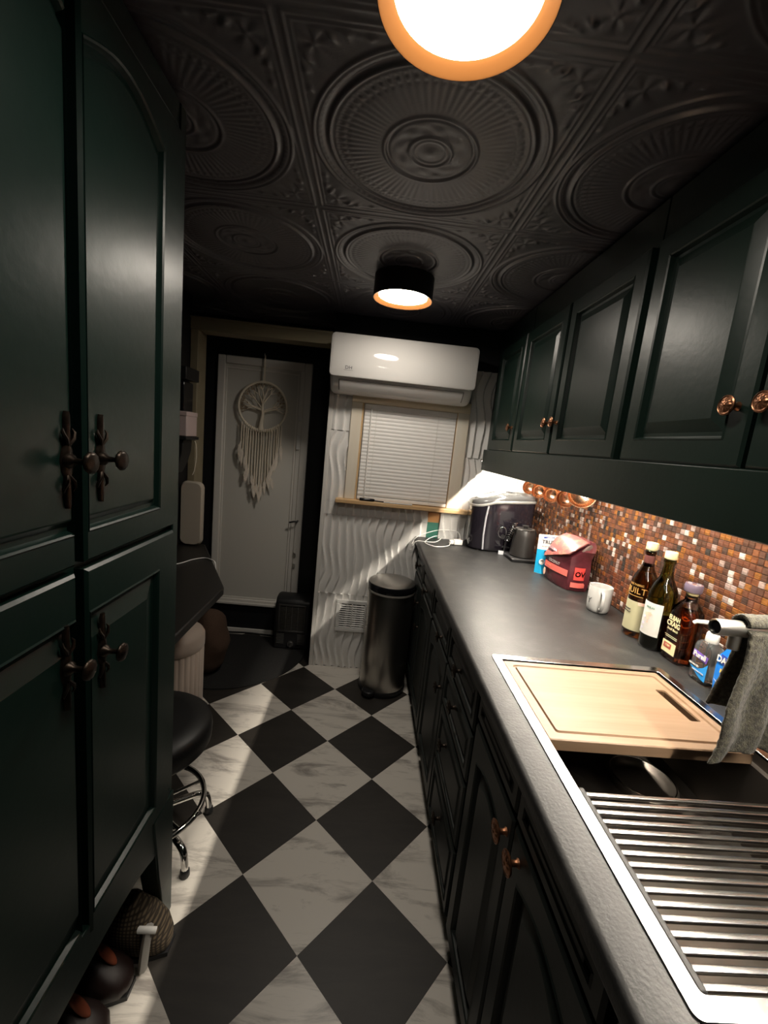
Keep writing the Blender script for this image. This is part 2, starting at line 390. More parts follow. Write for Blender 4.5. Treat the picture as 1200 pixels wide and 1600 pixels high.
def tin_pt(i, j):
    u = -1+2*i; v = -1+2*j
    return (u*HT, v*HT, 0.006-0.0040*tin(u, v))
tin_mesh = None
for i in range(-2, 3):
    for j in range(-3, 5):
        c = (-0.231291+.6096*(i+.5), 0.821589+.6096*(j+.5), H)
        if c[0]-HT > RX or c[1]-HT > AY or c[0]+HT < -1.25: continue
        if tin_mesh is None:
            t0 = obj('ceiling_tile', G().grid(NT, NT, tin_pt), ceil_mat, ceiling, smooth=60, local=True); t0.location = c; tin_mesh = t0
        else: share(tin_mesh, 'ceiling_tile', ceiling, c)

# far wall with its wavy gypsum tiles
wall_back = struct('wall_back', G().box(-0.268, RX+.1, WY+.03, WY+.10, 0, H), white_flat, 'far kitchen wall clad in white wavy relief tiles around the window')
def wave(x, z):
    p = x/.0475+.30*math.sin(2*PI*z/.46+5.0*x+.8*math.sin(9*x))+.13*math.sin(2*PI*z/.27+13*x)
    f = p-math.floor(p)
    return (f/.84)**1.15 if f < .84 else (1-f)/.16
def tile_panel(x0, x1, z0, z1, nx=None, nz=44):
    nx = nx or max(6, int((x1-x0)/.0038)); g = G(); gap = .0008
    x0 += gap; x1 -= gap; z0 += gap; z1 -= gap
    def fn(i, j):
        x = x0+(x1-x0)*i; z = z0+(z1-z0)*j
        return (x, WY+.008-.0190*wave(x+.37*round(z0*2), z), z)
    g.grid(nx, nz, fn)
    nv = len(g.v); bx = [(x0, WY+.029, z0), (x1, WY+.029, z0), (x1, WY+.029, z1), (x0, WY+.029, z1)]
    g.add(bx, [(0, 1, 2, 3)])
    W1 = nx+1; top = nz*W1
    g.f.append(tuple(range(W1))[::-1]+(nv, nv+1)); g.f.append(tuple(top+k for k in range(W1))+(nv+2, nv+3))
    g.f.append(tuple(k*W1 for k in range(nz+1))+(nv+3, nv)); g.f.append(tuple(k*W1+nx for k in range(nz+1))[::-1]+(nv+1, nv+2))
    obj('wall_tile', g, white_tile, wall_back, smooth=50)
for z0, z1 in ((0.0, .495), (.495, .995)):
    tile_panel(-.243, .386, z0, z1)
tile_panel(-.243, .386, .995, 1.075, nz=10)
tile_panel(-.243, -.130, 1.075, 1.497); tile_panel(-.243, -.130, 1.497, 1.997)
for z0, z1 in ((1.075, 1.414), (1.414, 1.914)): tile_panel(.556, RX, z0, z1)
tile_panel(.462, RX, .86, 1.075, nz=16)
obj('edge_strip', G().box(-.268, -.243, WY-.006, WY+.03, 0, 2.03), white_flat, wall_back, bevel=.003)
obj('bare_wood_patch', G().box(.388, .460, WY+.012, WY+.03, 1.000, 1.075), wood_bare, wall_back)
obj('green_paint_patch', G().box(.388, .460, WY+.013, WY+.03, .86, 1.000), paint_green, wall_back)
obj('black_paint_band', G().box(-.268, RX, WY+.004, WY+.03, 1.998, H), black_wall, wall_back)
obj('black_paint_band', G().box(.558, RX, WY+.003, WY+.03, 1.915, 1.998), black_wall, wall_back)
# air grille
gr = obj('air_grille', G().box(-.122, .080, WY-.016, WY+.0, .252, .276).box(-.122, .080, WY-.016, WY, .436, .460).box(-.122, -.098, WY-.016, WY, .276, .436).box(.056, .080, WY-.016, WY, .276, .436)
         .box(-.026, -.016, WY-.016, WY, .276, .436), white_plastic, wall_back, bevel=.003)
obj('grille_back', G().box(-.098, .056, WY-.003, WY+.001, .276, .436), dark_grey, gr)
for c in range(2):
    for k in range(11):
        x0 = -.098+.082*c; z = .281+.0142*k
        obj('louver', G().prism([(WY-.016, z), (WY-.0145, z-.001), (WY-.007, z+.0045), (WY-.0085, z+.0055)], 'x', x0, x0+.072), white_plastic, gr)
# other walls
struct('wall_alcove_side', G().box(-.268, -.20, WY+.10, AY+.05, 0, H), black_wall, 'black painted return wall beside the entry door')
wf = struct('wall_far', G().box(-1.3, -.2, AY, AY+.08, 0, H), black_wall, 'black painted wall around the entry door')
struct('wall_alcove_left', G().box(-1.3, -1.24, WY, AY+.05, 0, H), black_wall, 'black wall at the left of the entry alcove')
struct('wall_left', G().box(LX-.2, LX, -1.2, WY, 0, H), black_wall, 'black left wall behind the tall cabinet and desk')
struct('wall_right', G().box(RX, RX+.1, -1.2, WY+.1, 0, H), black_wall, 'right wall behind the counter and wall cabinets')
struct('wall_front', G().box(-1.3, RX+.1, -1.25, -1.2, 0, H), black_wall, 'dark wall at the near end of the kitchen')
obj('switch_plate', G().box(-.272, -.2665, 2.66, 2.73, 1.19, 1.30), white_plastic, bpy.data.objects['wall_alcove_side'], bevel=.002)
struct('trim_1', G().box(LX, -.272, WY-.022, WY+.10, 1.962, 2.032).box(LX, -.272, WY-.028, WY-.022, 2.02, 2.032), header_wood, 'olive stained wooden header over the entry alcove', bevel=.003)
struct('trim_2', G().box(LX+.002, LX+.045, WY-.02, WY+.10, 0.0, 1.962), header_wood, 'olive stained upright at the left of the alcove opening', bevel=.003)
struct('baseboard_far', G().box(-1.24, -.27, AY-.012, AY, 0, .036), white_flat, 'scuffed pale strip at the foot of the black wall', bevel=.003)

# entry door
door = root_struct('door_1', 'narrow grey raised entry door in a white frame', (-.73, AY, 0))
fr = lambda *a: obj('door_frame', G().box(*a), door_white, door, bevel=.006)
y0 = AY-.024
fr(-1.034, -.985, y0, AY, .222, 1.904); fr(-.474, -.425, y0, AY, .215, 1.904); fr(-.985, -.474, y0, AY, 1.852, 1.904); fr(-.985, -.474, y0, AY, .215, .262)
obj('door_step', G().box(-1.034, -.425, AY-.034, AY-.024, .222, .240), door_white, door, bevel=.003)
obj('door_panel', G().box(-.985, -.474, AY-.010, AY, .262, 1.852), door_panel, door)
for x in (-.985, -.516): obj('panel_moulding', G().box(x, x+.012, AY-.016, AY-.010, .275, 1.822), door_white, door, bevel=.002)
for z in (.262, 1.822): obj('panel_moulding', G().box(-.985, -.504, AY-.016, AY-.010, z, z+.012), door_white, door, bevel=.002)
obj('door_edge_strip', G().box(-.500, -.4745, AY-.017, AY-.010, .262, 1.852), door_white, door, bevel=.002)
tag(obj('door_handle', G().tube([(-.455, AY-.02, .862), (-.455, AY-.055, .862), (-.475, AY-.060, .862), (-.505, AY-.058, .853)], .006), blackp, door, smooth=True), 'small black lever handle')
tag(obj('latch', G().box(-.500, -.476, AY-.030, AY-.017, 1.345, 1.440), white_plastic, door, bevel=.004), 'white contact sensor')
obj('sensor_pad', G().box(-.496, -.480, AY-.026, AY-.017, 1.535, 1.565), ac_grey, door, bevel=.003)
for z in (.60, .52): obj('hinge', G().box(-.470, -.452, AY-.032, AY-.024, z, z+.035), nickel, door, bevel=.002)

# window
win = root_struct('window_1', 'small window cased in whitewashed pine', (.2, WY, 1.1))
obj('casing', G().box(-.134, -.072, WY-.022, WY+.03, 1.100, 1.722), pine, win, bevel=.003)
obj('casing', G().box(.486, .556, WY-.022, WY+.03, 1.100, 1.722), pine, win, bevel=.003)
obj('casing', G().box(-.134, .556, WY-.026, WY+.03, 1.664, 1.724), pine_h, win, bevel=.003)
obj('jamb', G().box(-.072, -.062, WY-.020, WY+.03, 1.100, 1.664), pine_sill, win)
obj('jamb', G().box(.484, .494, WY-.020, WY+.03, 1.100, 1.664), pine_sill, win)
obj('sill', G().box(-.182, .655, WY-.062, WY+.03, 1.076, 1.100), pine_sill, win, bevel=.004)
obj('sash', G().box(-.062, .484, WY+.022, WY+.03, 1.100, 1.664), white_flat, win)
obj('pane', G().box(-.03, .45, WY+.018, WY+.022, 1.14, 1.63), glass_clear, win)
bl = thing('window_blind', 'closed white slatted blind filling the pine window', 'blind', (.21, WY-.008, 1.10))
obj('headrail', G().box(-.058, .482, WY-.020, WY+.006, 1.632, 1.662), slat_mat, bl, bevel=.003)
s0 = None
for k in range(24):
    z = 1.140+.0210*k
    if s0 is None:
        g = G(); pr = [(-.004, -.0125), (-.0075, -.004), (-.0075, .004), (-.0045, .0125), (-.0035, .0125), (-.0062, .004), (-.0062, -.004), (-.003, -.0125)]
        g.prism(pr, 'x', -.266, .270)
        s0 = obj('slat', g, slat_mat, bl, smooth=60, local=True); s0.location = (0, 0, z-1.10)
    else: share(s0, 'slat', bl, (0, 0, z-1.10))
obj('bottom_rail', G().box(-.058, .482, WY-.018, WY+.004, 1.104, 1.124), slat_mat, bl, bevel=.003)
for x in (.015, .375): obj('ladder_cord', G().tube([(x, WY-.019, 1.115), (x, WY-.019, 1.64)], .0011, n=5), white_flat, bl)
obj('tilt_wand', G().tube([(-.018, WY-.026, 1.645), (-.016, WY-.028, 1.125)], .0036, n=8), white_plastic, bl, smooth=True)

# =================================================================== CEILING LAMPS AND LIGHT STRIP
def ceiling_lamp(loc, label, lens):
    t = thing('ceiling_lamp', label, 'lamp', loc, 'cylinder lamps on the black ceiling')
    h = -.082
    obj('shade', G().lathe([(.0, .008), (.126, .008), (.126, h), (.1245, h), (.1225, h+.03), (.1225, -.02), (0, -.02)], n=72, caps=False), black_metal, t, smooth=True, local=True)
    tag(obj('lining', G().lathe([(.1245, h-.0005), (.121, h+.001), (.104, h+.0125), (.098, h+.014)], n=72, caps=False), copper_in, t, smooth=60, local=True), 'glowing copper lining')
    obj('lens', G().lathe([(.0, h-.004), (.035, h-.0026), (.065, h+.002), (.09, h+.0085), (.1045, h+.0128)], n=72, caps=False), lens, t, smooth=True, local=True)
    return t
lamp0 = ceiling_lamp((.073, .678, H), 'nearer black ceiling lamp with copper lining, cut by the top of the photo', lens_near)
lamp1 = ceiling_lamp((.073, 1.905, H), 'farther black ceiling lamp with copper lining, in front of the air conditioner', lens_mat)

# =================================================================== CABINETS
def panel_rings(y0, y1, z0, z1, rings, arch=0.0, N=14):
    """nested outlines in the plane of a door. each ring = (left, right, bottom, top inset, depth, arch share)"""
    out = []
    for (l, r, b, t, d, k) in rings:
        a0, a1, b0, b1 = y0+l, y1-r, z0+b, z1-t
        pts = [(d, a0, b0), (d, a1, b0)]
        for i in range(N+1):
            u = i/N; pts.append((d, a1+(a0-a1)*u, b1+arch*k*(math.sin(PI*u)**1.0-0.0)))
        out.append(pts)
    return out
def door_geo(y0, y1, z0, z1, stile=.055, rail=.06, th=.02, left=None, right=None, arch=0.0, top=None, groove=.012, field=.035, meet=None):
    """framed door with a raised field; depth grows outwards; sgn = +1 looks to -X"""
    l = stile if left is None else left; r = stile if right is None else right; t = rail if top is None else top
    R = [(0, 0, 0, 0, 0, 0), (0, 0, 0, 0, th-.005, 0), (.005, .005, .005, .005, th, 0), (l-.006, r-.006, rail-.006, t-.006, th, 1), (l-.003, r-.003, rail-.003, t-.003, th+.002, 1), (l, r, rail, t, th-.001, 1),
         (l+.004, r+.004, rail+.004, t+.004, th-groove, 1), (l+.012, r+.012, rail+.012, t+.012, th-groove, 1), (l+field, r+field, rail+field, t+field, th-.002, 1), (l+field+.003, r+field+.003, rail+field+.003, t+field+.003, th-.001, 1)]
    if meet:                                   # a panel that runs on to the meeting edge of a pair of doors
        R = [(min(a, .006)+.10*max(0, a-.006) if meet == 'l' else a, min(b, .006)+.10*max(0, b-.006) if meet == 'r' else b, *q) for a, b, *q in R]
    g = G().loft(panel_rings(y0, y1, z0, z1, R, arch))
    return g
def place_x(g, x, sgn):           # sgn -1: the door looks to -X from plane x ; +1: to +X
    return g.xf(lambda d, y, z: (x+sgn*d, y, z))

# ---- wall cabinets on the right -------------------------------------------------
XD = .685                          # back plane of the doors; their faces reach X = .665
def round_knob(root, door, y, z, x, r=.0185, sgn=-1, mat=copper_knob):
    k = r/.0187
    g = G().lathe([(0, 0), (.009, 0), (.0085, .002), (.0058, .005), (.0055, .015), (.008, .0185), (.0172*k, .0200), (.0187*k, .0222), (.0187*k, .0242), (.0168*k, .0256), (.0155*k, .0244), (.0132*k, .0244), (.0115*k, .0258), (.0085*k, .0272), (.004*k, .0276), (.0032*k, .0290), (0, .0296)], n=48, axis='x', caps=False,
                  mod=lambda a, h: 1+.13*math.cos(8*a) if .0250 < h < .0274 and h != .0256 else 1)
    g.xf(lambda a, b, c: (x+sgn*a, y+b, z+c))
    return obj('knob', g, mat, door, smooth=50)
def wall_cabinet(label, y0, y1, doors, knobs):
    t = thing('wall_cabinet', label, 'cabinet', (.85, (y0+y1)/2, 1.46), 'dark green wall cabinets over the counter')
    obj('body', G().box(XD+.001, RX-.001, y0+.0005, y1-.0005, 1.462, H-.009), green_r, t, bevel=.002)
    ds = []
    for (a, b) in doors:
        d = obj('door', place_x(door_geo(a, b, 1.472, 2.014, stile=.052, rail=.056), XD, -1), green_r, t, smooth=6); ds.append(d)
    for (k, y, z) in knobs: round_knob(t, ds[k], y, z, XD-.019)
    return t
wall_cabinet('farthest wall cabinet, one dark green panelled door by the window wall', 1.998, WY-.006, [(2.010, 2.396)], [(0, 2.040, 1.585)])
wall_cabinet('middle wall cabinet with two dark green doors, knobs side by side', 1.140, 1.996, [(1.586, 1.992), (1.152, 1.572)], [(0, 1.614, 1.588), (1, 1.546, 1.588)])
wall_cabinet('nearest wall cabinet, dark green, large copper knobs above the sink', .335, 1.138, [(.744, 1.116), (.352, .734)], [(0, .775, 1.584), (1, .703, 1.584)])
wall_cabinet('wall cabinet past the sink end, cut off at the right of the photo', -.46, .333, [(-.06, .323), (-.45, -.07)], [(0, -.03, 1.584), (1, -.10, 1.584)])
val = obj('valance', G().box(.667, XD, -.46, WY-.006, 1.350, 1.4715), green_r, None, bevel=.003)
tag(val, 'long dark green valance board under the wall cabinet doors', 'valance')
ls = thing('light_strip', 'lit strip hidden behind the green valance over the mosaic', 'light', (.775, 1.35, 1.461))
TA = math.radians(24); tilt = lambda x, y, z: (.775+x*math.cos(TA)+z*math.sin(TA), y, 1.4530-x*math.sin(TA)+z*math.cos(TA))
obj('channel', G().box(-.009, .009, .15, 2.46, -.0005, .0045).xf(tilt), white_plastic, ls)
obj('diffuser', G().box(-.006, .006, .155, 2.455, -.003, -.0008).xf(tilt), strip_mat, ls)

# ---- base cabinets -------------------------------------------------
XB = .362
def base_cabinet(label, y0, y1, fronts, toe=.40):
    t = thing('base_cabinet', label, 'cabinet', (.69, (y0+y1)/2, 0), 'dark green base cabinets under the counter')
    obj('body', G().box(XB+.001, RX-.002, y0+.0005, y1-.0005, .10, .690).box(XB+.001, XB+.02, y0+.0005, y1-.0005, .690, CZ-.037), green_b, t, bevel=.002)
    obj('toe_kick', G().box(toe, toe+.02, y0+.001, y1-.001, 0.001, .10), green_b, t)
    for (kind, a, b, z0, z1, kn) in fronts:
        g = place_x(door_geo(a, b, z0, z1, stile=.05 if kind == 'door' else .03, rail=.055 if kind == 'door' else .028, field=.03 if kind == 'door' else .018, arch=.025 if kind == 'door' and z1-z0 > .4 else 0, top=.085 if kind == 'door' else None), XB, -1)
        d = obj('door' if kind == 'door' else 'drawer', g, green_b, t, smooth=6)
        if kn:
            round_knob(t, d, kn[1], kn[2], XB-.019, r=.0215, mat=copper_knob if kn[0] == 'knob' else bronze)
    return t
base_cabinet('far base cabinet by the white wavy wall, behind the steel bin', 1.765, WY-.02,
             [('drawer', 2.150, 2.46, .715, .845, ('pull', 2.305, .78)), ('drawer', 1.775, 2.140, .715, .845, ('pull', 1.955, .755)), ('door', 2.150, 2.46, .115, .700, ('pull', 2.19, .60)), ('door', 1.775, 2.140, .115, .700, ('pull', 2.10, .50))])
base_cabinet('base cabinet with a stack of dark drawers between bin and sink', .990, 1.763,
             [('drawer', 1.000, 1.375, .715, .845, ('pull', 1.19, .78)), ('drawer', 1.000, 1.375, .560, .700, ('pull', 1.19, .655)), ('drawer', 1.000, 1.375, .345, .545, ('pull', 1.24, .48)), ('drawer', 1.000, 1.375, .115, .330, ('pull', 1.19, .25)),
              ('drawer', 1.385, 1.752, .715, .845, ('pull', 1.50, .74)), ('door', 1.385, 1.752, .115, .700, ('pull', 1.42, .58))])
base_cabinet('sink base cabinet, two dark doors with small copper knobs', .380, .988,
             [('drawer', .690, .978, .775, .845, None), ('drawer', .390, .682, .775, .845, None), ('door', .690, .978, .115, .760, ('knob', .7115, .713)), ('door', .390, .682, .115, .760, ('knob', .6430, .718))])
base_cabinet('base cabinet nearest the camera, cut off at the bottom', -.46, .378, [('door', -.03, .370, .115, .845, None), ('door', -.45, -.04, .115, .845, None)])

# ---- tall green cabinet at the left -------------------------------------------------
tc = thing('tall_cabinet', 'tall dark green cabinet with arched panel doors and bronze handles', 'cabinet', (-.76, .55, 0))
TB = TLX-.022
obj('body', G().box(LX+.004, TB, -.33, 1.073, .355, H-.010), green, tc, bevel=.004)
for (a, b) in ((.962, 1.0745), (-.33, -.22)):
    obj('leg', G().prism([(a if a > 0 else b, .41), (a+.030 if a > 0 else b-.030, .20), (a+.074 if a > 0 else b-.074, .0), (b if a > 0 else a, .0), (b if a > 0 else a, .41)], 'x', TB-.03, TLX), green, tc, bevel=.004)
    obj('leg', G().box(LX+.01, LX+.06, a+.03, b-.002, 0, .397), green, tc, bevel=.004)
n = 40; ap = [(1.06, .43), (1.06, .30)]
for k in range(n+1):
    y = .970-1.19*k/n; q = abs(((.970-y) % .54)/.54-.5)*2
    ap.append((y, .335-.045*q**3))
ap += [(-.30, .40), (-.30, .43)]
obj('apron', G().prism(ap, 'x', TB-.001, TLX-.004), green, tc, bevel=.003)
obj('face_frame', G().box(TB-.001, TLX-.006, 1.046, 1.0745, .41, H-.011).box(TB-.001, TLX-.006, -.33, -.30, .41, H-.011).box(TB-.001, TLX-.008, -.30, 1.046, 2.075, H-.011), green, tc, bevel=.003)
def bronze_handle(door, y, z, x):
    g = G(); prof = []
    pl = [(-.076, .004), (-.070, .0065), (-.055, .0075), (-.045, .006), (-.036, .0085), (-.026, .0065), (-.018, .011), (0, .0145), (.018, .011), (.026, .0065), (.036, .0085), (.045, .006), (.055, .0075), (.070, .0065), (.076, .004)]
    rings = []
    for (h, wd) in pl: rings.append([(x, y-wd, z+h), (x+.004, y-wd*.8, z+h), (x+.0065, y, z+h), (x+.004, y+wd*.8, z+h), (x, y+wd, z+h)])
    g.loft(rings)
    for sy in (-1, 1):                                               # curled leaves
        for sz in (-1, 1):
            g.tube([(x+.003, y, z+sz*.022), (x+.007, y+sy*.008, z+sz*.034), (x+.005, y+sy*.013, z+sz*.044), (x+.003, y+sy*.010, z+sz*.050)], [.003, .0032, .0026, .001], n=6)
    obj('backplate', g, bronze, door, smooth=50)
    k = G().lathe([(.0125, .004), (.0105, .010), (.0055, .014), (.0045, .026), (.006, .032), (.0155, .035), (.0175, .038), (.0165, .041), (.012, .043), (.0, .0445)], n=28, axis='x', mod=lambda a, h: 1+.035*math.cos(18*a) if .034 < h < .0415 else 1)
    obj('knob', k.xf(lambda a, b, c: (x+a, y+b, z+c)), bronze, door, smooth=50)
YS = .7075
for nm, (a, b, z0, z1, hy, hz, side) in enumerate([(YS+.007, 1.042, 1.196, 2.070, .754, 1.374, 1), (.372, YS-.017, 1.196, 2.070, .672, 1.374, -1), (YS+.007, 1.042, .408, 1.183, .755, 1.010, 1), (.372, YS-.017, .408, 1.183, .661, 1.028, -1),
                                             (.040, .364, 1.196, 2.070, .085, 1.374, 1), (-.296, .032, 1.196, 2.070, .0, 1.374, -1), (.040, .364, .408, 1.183, .085, 1.002, 1), (-.296, .032, .408, 1.183, .0, 1.002, -1)]):
    up = z1 > 1.5
    lo, hi = (.014, .078) if side > 0 else (.078, .014)
    g = door_geo(a, b, z0, z1, left=lo, right=hi, rail=.058 if up else .050, top=.088 if up else .085, arch=.040 if up else 0, th=.022, groove=.010, field=.022 if up else .045, meet='l' if side > 0 else 'r')
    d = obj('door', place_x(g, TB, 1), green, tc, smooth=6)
    bronze_handle(d, hy, hz, TLX-.001)

# ---- worktop, sink and what stands on it -------------------------------------------------
FX = .318
nose = [(FX+.07, CZ), (FX+.012, CZ)]+[(FX+.012-.012*math.sin(PI/2*k/6), CZ-.012+.012*math.cos(PI/2*k/6)) for k in range(1, 7)]+[(FX, CZ-.026)]+[(FX+.012-.012*math.cos(PI/2*k/4), CZ-.026-.010*math.sin(PI/2*k/4)) for k in range(1, 5)]+[(FX+.07, CZ-.036)]
SX0, SX1, SY0, SY1 = .384, .870, .322, 1.068
ct = G().prism(nose, 'y', -.46, WY-.001)
ct.box(FX+.07, RX-.001, SY1, WY-.001, CZ-.036, CZ).box(FX+.07, RX-.001, -.46, SY0, CZ-.036, CZ).box(SX1, RX-.001, SY0, SY1, CZ-.036, CZ)
wt = tag(obj('worktop', ct, counter_mat, None, smooth=30), 'long charcoal laminate worktop with a rounded front edge', 'worktop')

sk = thing('sink', 'stainless workstation sink sunk into the charcoal worktop', 'sink', (.62, .70, CZ))
FW = .023; zt = CZ+.0025
def ring_frame(x0, x1, y0, y1, wd, za, zb):
    g = G(); o = rrect(x0, x1, y0, y1, .010, 4); i = rrect(x0+wd, x1-wd, y0+wd, y1-wd, .006, 4)
    return g.loft([[(p[0], p[1], za) for p in o], [(p[0], p[1], zb) for p in o], [(p[0], p[1], zb) for p in i], [(p[0], p[1], za) for p in i], [(p[0], p[1], za) for p in o]], caps=False)
obj('flange', ring_frame(SX0, SX1, SY0, SY1, FW, CZ-.004, zt), steel, sk, bevel=.001)
bx0, bx1, by0, by1 = SX0+FW, SX1-FW, SY0+FW, SY1-FW
def rloop(ins, z, r): return [(p[0], p[1], z) for p in rrect(bx0+ins, bx1-ins, by0+ins, by1-ins, r, 4)]
obj('basin', G().loft([rloop(0, CZ+.002, .006), rloop(0, CZ-.024, .006), rloop(.012, CZ-.025, .008), rloop(.014, CZ-.19, .02), rloop(.03, CZ-.207, .03), rloop(.20, CZ-.210, .03)][::-1], caps=False).add([(bx0+.2, by0+.2, CZ-.21), (bx1-.2, by0+.2, CZ-.21), (bx1-.2, by1-.2, CZ-.21), (bx0+.2, by1-.2, CZ-.21)], [(0, 1, 2, 3)]), sink_dark, sk, smooth=35)
obj('drain', G().lathe([(.0, -.207), (.045, -.207), (.060, -.203), (.066, -.196), (.072, -.194), (.077, -.198), (.078, -.2085)], c=(.738, .885, CZ), n=48), sink_dark, sk, smooth=40)
obj('drain_ring', G().tube([(.738+.071*math.cos(2*PI*k/48), .885+.071*math.sin(2*PI*k/48), CZ-.1935) for k in range(48)], .0022, n=6, closed=True), chrome, sk, smooth=60)

cb = thing('cutting_board', 'bamboo cutting board with a juice groove, laid over the far end of the sink', 'board', (.62, .885, CZ-.024))
BX0, BX1, BY0, BY1 = .4085, .838, .737, 1.040; bz0, bz1 = CZ-.0235, CZ+.0005
SLX0, SLX1, SLY0, SLY1 = .776, .800, .832, .952
def board_top():
    g = G(); gx0, gx1, gy0, gy1, gw, gd = BX0+.020, BX1-.018, BY0+.020, BY1-.018, .008, .004
    L = [(BX0, BX1, BY0, BY1, bz0, .004), (BX0, BX1, BY0, BY1, bz1-.002, .004), (BX0+.002, BX1-.002, BY0+.002, BY1-.002, bz1, .004), (gx0, gx1, gy0, gy1, bz1, .010), (gx0+.002, gx1-.002, gy0+.002, gy1-.002, bz1-gd, .009),
         (gx0+gw-.002, gx1-gw+.002, gy0+gw-.002, gy1-gw+.002, bz1-gd, .007), (gx0+gw, gx1-gw, gy0+gw, gy1-gw, bz1, .006), (SLX0-.001, SLX1+.001, SLY0-.001, SLY1+.001, bz1, .004), (SLX0, SLX1, SLY0, SLY1, bz1-.002, .004), (SLX0, SLX1, SLY0, SLY1, bz0, .004)]
    rings = [[(p[0], p[1], z) for p in rrect(a, b, c, d, r, 4)] for a, b, c, d, z, r in L]
    rings.append(rings[0]); return g.loft(rings, caps=False)
obj('plank', board_top(), bamboo, cb, smooth=25)
obj('slot_lining', G().loft([[(p[0], p[1], z) for p in rrect(SLX0+i, SLX1-i, SLY0+i, SLY1-i, .004, 4)] for i, z in ((.0002, bz0+.001), (.0002, bz1-.003), (.0012, bz1-.003), (.0012, bz0+.001), (.0002, bz0+.001))], caps=False), bamboo_edge, cb)

rk = thing('drying_rack', 'roll-up steel drying rack over the near end of the sink', 'rack', (.62, .478, CZ-.02))
rz = CZ-.0235
bar0 = None
for k in range(17):
    y = .612-.01705*k
    if bar0 is None:
        g = G().loft([[(x, yy, zz) for yy, zz in rrect(-.0041, .0041, -.0030, .0030, .0018, 3)] for x in (-.2055, .2245)])
        bar0 = obj('bar', g, steel, rk, smooth=50, local=True); bar0.location = (0, y-.478, rz+.016-(CZ-.02))
    else: share(bar0, 'bar', rk, (0, y-.478, rz+.016-(CZ-.02)))
for x0 in (.4085, .834): obj('side_strip', G().box(x0, x0+.0115, .325+FW, .622, rz, rz+.0225), rubber, rk, bevel=.003)

# faucet
fc = thing('faucet', 'brushed steel faucet with a straight tubular spout behind the towel', 'faucet', (.935, .72, CZ))
obj('base', G().lathe([(.027, 0), (.027, .006), (.022, .010), (.019, .014), (.0165, .05), (.0165, .27)], c=(.935, .72, CZ), n=28), nickel, fc, smooth=40)
FZ = 1.1765
sp = G().lathe([(.0, .678), (.0125, .678), (.0128, .6735), (.0150, .6725), (.0155, .676), (.0155, .950), (.013, .954), (0, .954)], c=(0, .72, FZ), n=32, axis='x')
obj('spout', sp, nickel, fc, smooth=40)
obj('spout_end', G().lathe([(0, .677), (.0122, .677), (.0122, .6775)], c=(0, .72, FZ), n=32, axis='x'), black_gloss, fc)
obj('aerator', G().lathe([(.0105, FZ-.010), (.0105, FZ-.040), (.009, FZ-.041), (0, FZ-.040)], c=(.717, .72, 0), n=28), nickel, fc, smooth=40)
obj('lever', G().tube([(.935, .72, FZ+.012), (.950, .70, FZ+.045), (.955, .66, FZ+.055)], [.008, .006, .005], n=10), nickel, fc, smooth=50)

# towel over the spout
def towel():
    g = G(); nu, nv = 72, 110; rnd = random.Random(3)
    L1, L2 = .246, .19
    def fn(u, v):
        s = v*(L1+L2+.05)-(L2)                                         # 0 at the back top, grows down the front
        x = .722+.224*u
        fold = .5*math.sin(9.5*u+.4)+.35*math.sin(17*u+1.7)
        if s < 0:
            d = -s/L2; y = .72+.021+.016*d+.010*fold*d; z = FZ+.008-(-s)
            x += (.034*(1-d)*min(1, 6*d)+.012*d)*(1-u)
        elif s < .05:
            a = PI*(1-s/.05); y = .72+.0205*math.cos(a); z = FZ+.004+.0205*math.sin(a)+.010*u
        else:
            d = (s-.05)/L1; y = .72-.022-.026*d-.044*min(1, 1.6*d)*(fold-.35); z = FZ+.004-(s-.05)*(1-.05*math.sin(6*u))
            x += -.058*d**1.3*(1-u)**1.5+.008*math.sin(9*d+3*u)*d*(1-u)
        k = .0012
        return (x+rnd.uniform(-k, k), y+rnd.uniform(-k, k), z+rnd.uniform(-k, k))
    return g.grid(nu, nv, fn)
tw = obj('hand_towel', towel(), towel_mat, None, smooth=180)
md = tw.modifiers.new('thick', 'SOLIDIFY'); md.thickness = .008; md.offset = 0
md = tw.modifiers.new('sub', 'SUBSURF'); md.levels = 1; md.render_levels = 1
tag(tw, 'olive grey terry towel hung over the faucet spout', 'towel')

# mosaic backsplash: 20 mm metal tiles; those nearest the camera are single parts
bs = struct('trim_3', G().box(RX-.006, RX-.0005, .50, WY-.005, CZ, 1.4615), M('dark grout', (0.045, 0.03, 0.022), .8), 'copper and brown metal mosaic backsplash behind the counter')
mos = [((0.42, 0.17, 0.085), .34, .85), ((0.26, 0.11, 0.066), .38, .8), ((0.17, 0.085, 0.058), .40, .8), ((0.62, 0.27, 0.085), .30, .85), ((0.11, 0.065, 0.050), .40, .7), ((0.46, 0.34, 0.30), .36, .6), ((0.64, 0.55, 0.50), .38, .5), ((0.050, 0.042, 0.038), .40, .5), ((0.31, 0.14, 0.095), .36, .8)]
mm = [M('mosaic metal '+str(i), tuple(min(.9, 1.35*q) for q in c), r+.06, metal=mt, var=(170, tuple(q*.72 for q in c), .42, .66), stretch=(1, .15, 1)) for i, (c, r, mt) in enumerate(mos)]
wts = [20, 20, 17, 12, 11, 6, 4, 4, 10]
P_ = .0185; hs = P_/2-.0007; rows = int((1.461-CZ)/P_)
base = []
for i in range(len(mm)):
    o = None; base.append(o)
stuff = [G() for _ in mm]; single = 0; cand = []
for r in range(rows):
    z = CZ+.003+P_*(r+.5); off = random.random()*P_*.35
    for c in range(int((WY-.012-.52)/P_)):
        y = .525+P_*(c+.5)+off*.6; i = random.choices(range(len(mm)), wts)[0]
        cand.append((y, z, i))
vis = sorted([q for q in cand if q[0] > 1.02 and q[1] < 1.40], key=lambda q: q[0])[:300]; visset = set(vis)
sing = {}
